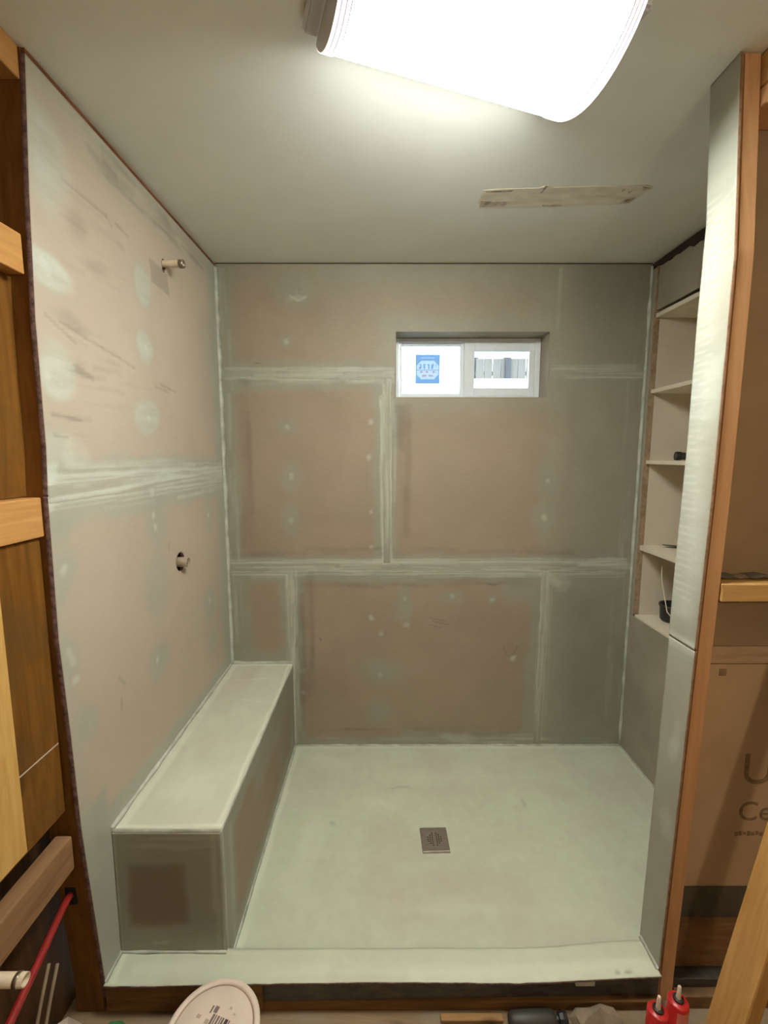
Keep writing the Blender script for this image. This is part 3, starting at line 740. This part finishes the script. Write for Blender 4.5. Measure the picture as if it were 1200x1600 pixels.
box('base_plank', XL + .001, XP - .001, 1.108, 1.20, ZF + .0005, ZF + .0295, M_curbwood, curb, .003)
box('coat_drip', .545, .60, 1.1105, 1.1255, .026, .049, M_bead, curb, .002)

# ---- bench
bench = empty('shower_bench', ((XL + XB) / 2, 1.7, 0))
tag(bench, 'built-in sage coated bench along the left shower wall', 'bench')
tcoat = Coat(.85, .05, 81)
tcoat.line(-.755, 1.2, -.755, 2.2, .022, .6).line(-.475, 1.19, -.475, 2.2, .008, .8).line(-.78, 1.19, -.47, 1.19, .008, .8).line(-.78, 2.21, -.47, 2.21, .02, .5).line(-.70, 2.05, -.55, 2.06, .006, .6).line(-.62, 1.88, -.49, 1.85, .006, .5).ell(-.6, 1.35, .1, .1, .4, .8, 'r')
def benchtop(U, V):
    P, R, D, H = tcoat(U, V)
    P = np.clip(P - .6 * sstep(.5, .72, fbm(U * 7, V * 2.5, 4, 83)), 0, 1)
    return P, R, D, H
panel('seat_top', lin(XL + .001, XB, STEP), lin(YBF, YB - .001, STEP), lambda U, V: (U, V, np.full_like(U, ZB)), (0, 0, 1), benchtop, [M_benchtop, M_bead], bench)
sc_ = Coat(.12, .02, 91)
sc_.rect(1.1, 2.3, .385, .5, .9, .025).rect(1.1, 2.3, -.1, .06, .9, .03).rect(1.1, 1.285, -.1, .5, .92, .03).rect(2.13, 2.3, -.1, .5, .85, .03).rect(1.5, 2.3, .28, .5, .6, .05).rect(1.85, 2.2, 0, .5, .35, .08)
sc_.line(1.19, .05, 1.19, .45, .008, .85).line(1.2, .452, 2.2, .452, .005, .7).line(1.22, .015, 2.2, .01, .012, .3).line(1.25, .02, 1.25, .4, .02, .3)
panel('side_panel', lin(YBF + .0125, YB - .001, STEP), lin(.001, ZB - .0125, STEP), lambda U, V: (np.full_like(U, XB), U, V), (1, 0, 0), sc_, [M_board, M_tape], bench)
ff = Coat(.05, .015, 95)
ff.rect(-.9, -.745, -.1, .5, .95, .015).rect(-.585, -.4, -.1, .5, .97, .015).strokes(-.50, -.47, .06, .45, 8, 61, (.1, .4)).strokes(-.78, -.47, .40, .45, 10, 62, (.1, .35)).rect(-.9, -.4, .33, .5, .93, .02).rect(-.9, -.4, -.1, .145, .95, .02).rect(-.745, -.58, .15, .345, .42, .012, 'd')
ff.ell(-.62, .40, .13, .008, .3, .6, 'r').ell(-.66, .09, .03, .005, .4, .6, 'r').line(-.775, .06, -.775, .45, .006, .5).line(-.47, .06, -.47, .45, .005, .6)
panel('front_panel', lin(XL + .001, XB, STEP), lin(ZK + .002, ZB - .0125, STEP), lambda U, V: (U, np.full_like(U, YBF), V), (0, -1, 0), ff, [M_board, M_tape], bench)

# ---- pale beads brushed into the corners (real fillets)
def bead(name, p0, p1, d1, d2, r, parent, seed=0):
    bm = bmesh.new(); p0, p1, d1, d2 = map(Vector, (p0, p1, d1, d2)); n = max(8, int((p1 - p0).length / .02)); rows = []
    for i in range(n + 1):
        p = p0.lerp(p1, i / n); k = r * (.55 + .9 * float(fbm(np.array(i * .35), np.array(seed * 1.7), 3, seed)))
        m = (d1 + d2) * k * .32
        rows.append([bm.verts.new(q) for q in (p, p + d1 * k, p + m, p + d2 * k)])
    for a, b in zip(rows[:-1], rows[1:]):
        for k in range(4): bm.faces.new((a[k], a[(k + 1) % 4], b[(k + 1) % 4], b[k]))
    bm.faces.new(rows[0]); bm.faces.new(rows[-1][::-1])
    return from_bm(name, bm, M_bead, parent, True)
e = .0006
bead('corner_bead', (XL + e, YB - e, ZB), (XL + e, YB - e, 2.385), (1, 0, 0), (0, -1, 0), .014, wb, 1)
bead('corner_bead', (XR - e, YB - e, .0), (XR - e, YB - e, 2.39), (-1, 0, 0), (0, -1, 0), .009, wb, 2)
bead('corner_bead', (XB, YB - e, e), (XR, YB - e, e), (0, 0, 1), (0, -1, 0), .006, wb, 3)
bead('corner_bead', (XL + e, YBF, ZB + e), (XL + e, YB, ZB + e), (1, 0, 0), (0, 0, 1), .009, bench, 4)
bead('corner_bead', (XL, YB - e, ZB + e), (XB, YB - e, ZB + e), (0, -1, 0), (0, 0, 1), .010, bench, 5)
bead('corner_bead', (XB + e, YB - e, 0), (XB + e, YB - e, ZB), (1, 0, 0), (0, -1, 0), .008, bench, 6)
bead('corner_bead', (XB + e, YK1, e), (XB + e, YB, e), (1, 0, 0), (0, 0, 1), .006, bench, 7)
bead('corner_bead', (XL + e, YK0, ZK + e), (XL + e, YBF, ZK + e), (1, 0, 0), (0, 0, 1), .007, curb, 8)
bead('corner_bead', (XL, YBF - e, ZK + e), (XB, YBF - e, ZK + e), (0, -1, 0), (0, 0, 1), .006, curb, 9)
bead('corner_bead', (XP - e, 1.13, ZK + e), (XP - e, 1.22, ZK + e), (-1, 0, 0), (0, 0, 1), .008, curb, 10)
bead('corner_bead', (XR - e, YK1 + .01, e), (XR - e, YB, e), (-1, 0, 0), (0, 0, 1), .006, wr, 11)

# ---- window
win = empty('window_1', ((WX0 + WX1) / 2, 2.38, WZ0))
tag(win, 'small white sliding window set high in the rear wall', kind='structure')
for a in ((WX0 - .0, WX0 + .004, WZ0, WZ1), (WX1 - .004, WX1, WZ0, WZ1), (WX0, WX1, WZ1 - .004, WZ1), (WX0, WX1, WZ0, WZ0 + .004)):
    box('reveal', a[0], a[1], YB - .001, 2.345, a[2], a[3], M_tape, win)
fx0, fx1, fz0, fz1 = WX0 + .0045, WX1 - .0045, WZ0 + .0045, WZ1 - .0045
def rect_ring(name, x0, x1, z0, z1, l, r, b, t, y0, y1, mat, parent):
    bm = bmesh.new()
    bm_box(bm, x0, x0 + l, y0, y1, z0, z1, .003); bm_box(bm, x1 - r, x1, y0, y1, z0, z1, .003)
    bm_box(bm, x0 + l, x1 - r, y0, y1, z1 - t, z1, .003); bm_box(bm, x0 + l, x1 - r, y0, y1, z0, z0 + b, .003)
    return from_bm(name, bm, mat, parent)
rect_ring('window_frame', fx0, fx1, fz0, fz1, .018, .026, .020, .020, 2.345, 2.405, M_vinyl, win)
sL = rect_ring('sash', .082, .432, fz0 + .0202, fz1 - .0202, .013, .045, .014, .014, 2.362, 2.39, M_vinyl, win)
box('pane', .095, .387, 2.376, 2.380, fz0 + .0342, fz1 - .0342, M_glass, sL)
sR = rect_ring('sash', .404, fx1 - .0262, fz0 + .0202, fz1 - .0202, .053, .030, .040, .044, 2.3475, 2.3615, M_vinyl, win)
box('pane', .457, .728, 2.353, 2.356, fz0 + .0602, fz1 - .0642, M_glass, sR)
bm = bmesh.new(); nx_, nz_ = 40, 46; x0, x1, z0, z1 = .163, .287, 1.882, 2.026
gv = [[bm.verts.new((x0 + (x1 - x0) * a / nx_, 2.3752, z0 + (z1 - z0) * b / nz_)) for b in range(nz_ + 1)] for a in range(nx_ + 1)]
def sticker_ink(a, b):   # a, b in 0..1: blue field, pale octagon badge, dark marks above its rule, red and pale rows below
    dx, dy = abs(a - .5), abs(b - .47)
    if dx < .46 and dy < .31 and dx * .9 + dy < .56:
        if abs(b - .465) < .012: return 0
        if b > .50 and b < .68 and dx < .36 and (math.sin(a * 38) + .6 * math.sin(a * 61 + b * 20)) > .25: return 0
        if .36 < b < .43 and (abs(a - .25) < .06 or abs(a - .47) < .05 or abs(a - .76) < .05): return 2
        if .24 < b < .30 and (abs(a - .36) < .09 or abs(a - .64) < .09): return 2
        return 1
    if .86 < b < .895 and dx < .28: return 1
    return 0
for a in range(nx_):
    for b in range(nz_):
        f = bm.faces.new((gv[a][b], gv[a + 1][b], gv[a + 1][b + 1], gv[a][b + 1])); f.material_index = sticker_ink((a + .5) / nx_, (b + .5) / nz_)
from_bm('sticker', bm, [M_label_blue, M_label_white, M_label_red], win)

# ================================================================== THINGS
# ---- ceiling light
ang = math.radians(18.9); e1 = Vector((math.cos(ang), math.sin(ang), 0)); e2 = Vector((-math.sin(ang), math.cos(ang), 0))
HW = .148
ctr = Vector((.1445, 1.1825, 0)) - e2 * (HW + .014)
S0, S1 = -.307, .272
lamp = empty('ceiling_light', (ctr.x, ctr.y, ZC))
tag(lamp, 'glowing white wraparound ceiling light with a curved diffuser', 'ceiling light')
def lp(s, w, z): return ctr + e1 * s + e2 * w + Vector((0, 0, z))
def arch(name, s0, s1, hw, sag, ztop, mat, thick=0):
    bm = bmesh.new(); N = 28; rows = []
    for s in (s0, s1):
        r = []
        for k in range(N + 1):
            t = -math.cos(math.pi * k / N); r.append(bm.verts.new(lp(s, hw * t, ztop - sag * max(0, 1 - t * t) ** .85)))
        rows.append(r)
    for k in range(N): bm.faces.new((rows[0][k], rows[0][k + 1], rows[1][k + 1], rows[1][k]))
    bm.faces.new(rows[0]); bm.faces.new(rows[1][::-1]); bm.faces.new((rows[0][0], rows[1][0], rows[1][N], rows[0][N]))
    o = from_bm(name, bm, mat, lamp); return o
dif = arch('diffuser', S0 + .027, S1 - .027, HW, .085, 2.378, M_diffuser)
ga = dif.data.attributes.new('glow', 'FLOAT', 'POINT')
for i, v in enumerate(dif.data.vertices):
    t = abs((Vector((v.co.x, v.co.y, 0)) - ctr).dot(e2)) / HW
    ga.data[i].value = 1.0 if t < .75 else max(.04, 1 - (t - .75) / .25 * 1.0)
for s in (-1, 1):
    E_ = S1 if s > 0 else S0
    a, b = sorted((E_ - s * .0268, E_)); arch('end_cap', a, b, HW + .0008, .0862, 2.378, M_pan)
    for k in range(3):
        a, b = sorted((E_ - s * (.024 - k * .009), E_ - s * (.0185 - k * .009))); arch('end_rib', a, b, HW + .0022, .0885, 2.378, M_rib)
bm = bmesh.new()
V = [bm.verts.new(lp(s, w, z)) for z in (2.3785, ZC - .001) for s, w in ((S0 - .03, -HW + .01), (S1 + .03, -HW + .01), (S1 + .03, HW - .01), (S0 - .03, HW - .01))]
for f in ((0, 1, 2, 3), (4, 5, 6, 7), (0, 1, 5, 4), (1, 2, 6, 5), (2, 3, 7, 6), (3, 0, 4, 7)): bm.faces.new([V[i] for i in f])
bmesh.ops.recalc_face_normals(bm, faces=bm.faces)
bmesh.ops.bevel(bm, geom=list(bm.edges), offset=.006, segments=2, affect='EDGES')
from_bm('base_pan', bm, M_pan, lamp)

# ---- shower arm stub and valve pipe
arm = empty('shower_arm_pipe', (-.78, 1.71, 2.19))
tag(arm, 'short ivory pipe stub for the shower head, high on left wall', 'pipe')
lathe('pipe', [(.0115, -.05), (.0115, .062)], (XL, 1.712, 2.195), (1, 0, 0), M_pipe, arm, 24)
lathe('end_fitting', [(.0117, .055), (.0145, .056), (.0145, .072), (.0115, .072), (.0105, .060), (0, .060)], (XL, 1.712, 2.195), (1, 0, 0), M_brass, arm, 24)
val = empty('valve_pipe', (-.78, 1.712, 1.114))
tag(val, 'stubby metal valve pipe poking from a round hole in left wall', 'pipe')
lathe('pipe', [(.019, -.06), (.019, .027), (.017, .030), (.0155, .030), (.0155, .006), (0, .006)], (XL, 1.716, 1.112), (1, 0, 0), M_valve, val, 28)
lathe('stem', [(.0, .0062), (.006, .0062), (.006, .024), (.004, .026), (0, .026)], (XL, 1.716, 1.106), (1, 0, 0), M_brass, val, 16)

# ---- floor drain
drn = empty('floor_drain', (DR[0], DR[1], -.01))
tag(drn, 'square brushed steel drain cover set in the shower floor', 'drain')
R_ = Matrix.Rotation(math.radians(1.5), 4, 'Z')
bm = bmesh.new(); bm_box(bm, -.054, .054, -.058, .058, -.008, .004, .0025)
bm.transform(Matrix.Translation((DR[0], DR[1], -.0055)) @ R_)
from_bm('cover_plate', bm, M_steel, drn)
hole_me = None
for i in range(7):
    for j in range(7):
        if (i in (0, 6) and j in (0, 1, 5, 6)) or (j in (0, 6) and i in (0, 1, 5, 6)) or i == 3: continue
        p = Matrix.Translation((DR[0], DR[1], 0)) @ R_ @ Vector(((i - 3) * .0085, (j - 3) * .0095, 0))
        if hole_me is None:
            bm = bmesh.new(); bmesh.ops.create_cone(bm, cap_ends=True, segments=8, radius1=.0026, radius2=.0026, depth=.003)
            hole_me = bpy.data.meshes.new('drain_hole'); bm.to_mesh(hole_me); bm.free(); hole_me.materials.append(M_hole)
        o = bpy.data.objects.new('drain_hole', hole_me); COL.objects.link(o); o.location = (p.x, p.y, -.0028); attach(o, drn)

# ---- things on the niche shelves
bt = empty('black_bottle', (1.40, 2.05, 1.497))
tag(bt, 'small dark bottle lying on the third niche shelf', 'bottle')
lathe('body', [(0, .0), (.017, .001), (.019, .006), (.019, .022), (.0165, .025), (.0165, .075), (.0175, .08), (.017, .11), (0, .111)], (1.335, 2.09, 1.5165), (.97, -.24, 0), M_greyblack, bt, 24)
lathe('cap', [(.0192, .0), (.0205, .002), (.0205, .020), (.0192, .022)], (1.335, 2.09, 1.5165), (.97, -.24, 0), M_black, bt, 24)
cd = empty('scraper_card', (1.40, 2.08, 1.085))
tag(cd, 'dark flat scraper lying on the fourth niche shelf', 'scraper')
bm = bmesh.new(); bm_box(bm, 1.335, 1.47, 2.05, 2.13, 1.0852, 1.0882); bm.verts.ensure_lookup_table()
for v in bm.verts:
    if v.co.x < 1.36: v.co.y = 2.125 + (v.co.y - 2.09) * .3; v.co.z += .010
from_bm('blade', bm, M_greyblack, cd)
box('handle', 1.38, 1.50, 2.0, 2.045, 1.0852, 1.1, M_shelf, cd, .003)
cup = empty('black_tub', (1.40, 2.08, .735))
tag(cup, 'round black plastic tub on the niche sill', 'tub')
lathe('shell', [(0, 0), (.052, .001), (.058, .008), (.062, .075), (.064, .078), (.060, .078), (.055, .012), (0, .010)], (1.385, 2.085, .7355), (0, 0, 1), M_black, cup, 32)
lathe('rim', [(.061, .072), (.066, .073), (.066, .081), (.060, .081)], (1.385, 2.085, .7355), (0, 0, 1), M_greyblack, cup, 32)
tag(tube('white_cord', [(1.318, 2.10, 1.0), (1.32, 2.095, .93), (1.318, 2.06, .86), (1.315, 2.03, .80), (1.335, 2.0, .765), (1.38, 1.99, .742), (1.43, 1.985, .739)], .0022, M_shelf, None, 8), 'thin pale cord hanging down over the black tub', 'cord')

# ---- pipes, cables and scraps in the left framing
tag(tube('red_water_pipe', [(-.838, 1.09, .355), (-.835, 1.05, .350), (-.815, .93, .330), (-.79, .80, .318), (-.775, .62, .30), (-.77, .40, .20), (-.775, .25, .05), (-.775, .20, ZF + .008)], .009, M_pex, None, 16), 'red plastic water pipe running out of the left framing', 'pipe')
wp = empty('capped_pipe', (-.79, .777, .495))
tag(wp, 'short cream pipe stub with a ring, at lower left edge', 'pipe')
lathe('pipe', [(.0125, -.16), (.0125, .078), (.0105, .078), (.0105, .07), (0, .07)], (-.785, .777, .492), (1, .02, -.02), M_pipe, wp, 24)
lathe('ring', [(.0126, .058), (.0137, .059), (.0137, .066), (.0126, .067)], (-.785, .777, .492), (1, .02, -.02), M_brass, wp, 24)
for k, dx in enumerate((0, .022)):
    tag(tube('cable', [(-.862 + dx, 1.02, .22), (-.858 + dx, .98, .16), (-.84 + dx, .90, .06), (-.80 + dx, .80, .0), (-.74 + dx, .68, -.03), (-.66 + dx, .52, ZF + .005)], .0042, M_cable, None, 8),
        ('tan cable nearer the wall, hanging below the red pipe', 'tan cable nearer the shower, hanging below the red pipe')[k], 'cable', 'loose cables at lower left')
def chunk(name, c, r, mat, seed, flat=(1, 1, .6), label='', cat='debris', sub=2):
    rr = random.Random(seed); bm = bmesh.new(); bmesh.ops.create_icosphere(bm, subdivisions=sub, radius=1)
    for v in bm.verts:
        k = .75 + .5 * rr.random(); v.co = Vector((v.co.x * flat[0] * k, v.co.y * flat[1] * k, max(-flat[2] * .8, v.co.z * flat[2] * k))) * r
    zmin = min(v.co.z for v in bm.verts)
    bm.transform(Matrix.Translation((c[0], c[1], c[2] - zmin)))
    return tag(from_bm(name, bm, mat), label, cat)
chunk('paper_scrap', (-.815, .955, ZF), .075, M_paper, 3, (.8, 1.0, .9), 'crumpled pale paper scrap on the floor between the left studs', 'paper')
chunk('green_scrap', (-.735, 1.07, ZF), .018, M_green, 5, (1.4, .6, .5), 'tiny green scrap on the floor near the crumpled paper', 'scrap', 1)

# ---- bucket with lid and barcode
BC = (-.412, .930)
bk = empty('bucket', (BC[0], BC[1], ZF))
tag(bk, 'cream plastic bucket with closed lid in front of the curb', 'bucket')
lathe('body', [(0, 0), (.088, 0), (.090, .004), (.101, .180), (0, .182)], (BC[0], BC[1], ZF + .0005), (0, 0, 1), M_bucket, bk, 48)
lid = lathe('lid', [(.1015, .178), (.110, .179), (.112, .184), (.112, .196), (.1095, .2), (.101, .2005), (.0985, .199), (.0975, .1955), (.0955, .195), (.094, .1965), (.05, .1972), (0, .1972)], (BC[0], BC[1], ZF + .0005), (0, 0, 1), M_bucket, bk, 64)
lathe('lid_groove', [(.0985, .1975), (.0978, .1962), (.0955, .1956), (.0945, .1968), (.0955, .1964), (.0974, .197)], (BC[0], BC[1], ZF + .0005), (0, 0, 1), M_groove, lid, 64)
zt = ZF + .1978
Rb = Matrix.Translation((BC[0], BC[1], 0)) @ Matrix.Rotation(math.radians(-18), 4, 'Z')
def lid_mark(x0, x1, y0, y1, mat, name='barcode_bar'):
    bm = bmesh.new(); bm_box(bm, x0, x1, y0, y1, zt - .0002, zt + .0004); bm.transform(Rb); return from_bm(name, bm, mat, lid)
for x0, w, m in [(-.018, .006, M_ink), (-.010, .003, M_ink), (-.004, .005, M_ink), (.004, .003, M_ink), (.009, .005, M_ink), (.017, .008, M_inkdark), (.027, .003, M_ink)]:
    lid_mark(x0, x0 + w, -.022, .030, m)
lid_mark(-.022, -.012, .032, .046, M_ink); lid_mark(-.030, -.026, .028, .044, M_ink); lid_mark(-.030, -.020, .006, .016, M_smudge, 'smudge'); lid_mark(-.055, -.045, .010, .018, M_smudge, 'smudge')
lid_mark(.012, .019, .050, .055, M_smudge, 'smudge'); lid_mark(.028, .034, .042, .046, M_smudge, 'smudge')

# ---- caulk cartridges standing by the curb
def caulk(x, y, lab, lean):
    r = empty('caulk_tube', (x, y, ZF)); tag(r, lab, 'caulk tube', 'red caulk tubes by the stub wall')
    d = Vector((lean, .02, 1)); o = (x, y, ZF + .001)
    lathe('cartridge', [(0, 0), (.0225, 0), (.0235, .003), (.0235, .222), (.0215, .225), (0, .226)], o, d, M_red, r, 28)
    lathe('collar', [(.0066, .2262), (.0115, .2264), (.0125, .229), (.0115, .2315), (.0062, .232)], o, d, M_black, r, 28)
    lathe('nozzle', [(.0065, .2265), (.0058, .234), (.0046, .248), (.0040, .262), (.0028, .264), (0, .264)], o, d, M_nozzle, r, 20)
    bm = bmesh.new(); N = 10
    for zz in (0, 1):
        pass
    rows = []
    for h in (.02, .214):
        rows.append([bm.verts.new(Vector(o) + d.normalized() * h + Vector((math.cos(t), math.sin(t), 0)) * .0241) for t in [math.radians(-125 + 140 * k / N) for k in range(N + 1)]])
    for k in range(N): bm.faces.new((rows[0][k], rows[0][k + 1], rows[1][k + 1], rows[1][k]))
    from_bm('label_wrap', bm, M_pink, r, True)
caulk(.664, .945, 'red caulk tube with cream nozzle, left of the pair by the curb', .03)
caulk(.727, .966, 'red caulk tube with cream nozzle, right of the pair by the post', .03)

# ---- small things along the curb
hb = empty('hand_tool', (.40, 1.06, ZF))
tag(hb, 'black tool handle lying against the curb', 'tool')
lathe('grip', [(0, 0), (.016, .002), (.022, .012), (.023, .06), (.023, .115), (.018, .13), (0, .131)], (.345, 1.068, ZF + .0235), (1, .02, 0), M_greyblack, hb, 20)
lathe('end_knob', [(.009, .130), (.010, .137), (.017, .140), (.019, .150), (.017, .162), (0, .164)], (.345, 1.068, ZF + .0235), (1, .02, 0), M_black, hb, 8, False)
chunk('mortar_chunk', (.585, 1.055, ZF), .060, M_stone, 12, (1.1, .6, .7), 'grey brown mortar chunk lying beside the black handle', 'rubble')
sl = box('wood_sliver', .16, .335, 1.078, 1.096, ZF + .0005, ZF + .012, M_sliver, None, .003)
tag(sl, 'thin strip of wood on the floor along the curb', 'wood strip')
tag(tube('wire_scrap', [(.775, 1.02, ZF + .06), (.80, 1.03, ZF + .03), (.835, 1.0, ZF + .003)], .0018, M_pipe, None, 6), 'thin pale wire scrap beside the caulk tubes', 'wire')

# ---- leaning stud at the lower right
def leaning(name, p0, p1, w, t, mat, lab):
    p0, p1 = Vector(p0), Vector(p1); L = (p1 - p0).length; d = (p1 - p0).normalized()
    a = Vector((0, -1, 0)); a = (a - d * a.dot(d)).normalized(); b = d.cross(a)
    bm = bmesh.new(); bm_box(bm, -t / 2, t / 2, -w / 2, w / 2, 0, L, .005)
    Mx = Matrix((b.to_4d(), a.to_4d(), d.to_4d(), (0, 0, 0, 1))).transposed(); Mx[3] = (0, 0, 0, 1)
    Mx.translation = p0
    for i in range(3): Mx[i][3] = p0[i]
    o = from_bm(name, bm, mat); o.matrix_world = Mx
    return tag(o, lab, 'lumber')
rot = Matrix.Rotation(0, 4, 'Z')
leaning('leaning_stud', (.800, .93, ZF + .012), (1.25, 1.0, 2.05), .089, .038, M_brace, 'golden stud leaning across the lower right corner')

# ---- rubble on the stub wall blocking
for i, (x, s, m) in enumerate([(.88, .022, M_dark_matte), (.92, .018, M_stone), (.955, .026, M_dark_matte), (1.0, .02, M_stone)]):
    chunk('mortar_crumb', (x, 1.14, 1.204), s, m, 40 + i, (1.6, .9, .4),
          ('dark crumb on the stub wall blocking, next to the post', 'brown crumb on the stub wall blocking, second from post', 'largest dark crumb on the stub wall blocking', 'brown crumb on the stub wall blocking, farthest from post')[i], 'rubble', 1)
    bpy.context.view_layer.objects.active = None

# ================================================================== OUTSIDE THE WINDOW
gr = box('ground', -6, 10, 2.6, 14, -.2, -.1, M_ground)
tag(gr, 'pale gravel ground outside the window', kind='structure')
gw = box('garden_wall', -3, 8, 6.06, 6.26, -.1, 2.505, M_stucco)
tag(gw, 'white garden wall seen through the right window pane', 'wall')
fe = empty('board_fence', (2.5, 6.12, 2.505))
tag(fe, 'weathered board fence on top of the white garden wall', 'fence')
bm = bmesh.new(); bm_box(bm, -.052, .052, -.010, .010, 0, .262, .002)
plank_me = bpy.data.meshes.new('plank'); bm.to_mesh(plank_me); bm.free(); plank_me.materials.append(M_fence)
for k in range(26):
    o = bpy.data.objects.new('plank', plank_me); COL.objects.link(o)
    o.location = (1.26 + k * .109, 6.10 + .006 * (k % 2), 2.506); attach(o, fe)
for x in (1.20, 1.62, 2.6, 3.6):
    box('post', x - .04, x + .04, 6.125, 6.20, 2.506, 2.79, M_fence_post, fe)
    if x in (1.62,): box('post_cover', x - .035, x + .035, 6.06, 6.085, 2.506, 2.77, M_fence_post, fe)
box('rail', 1.2, 4.05, 6.122, 6.15, 2.56, 2.61, M_fence, fe)
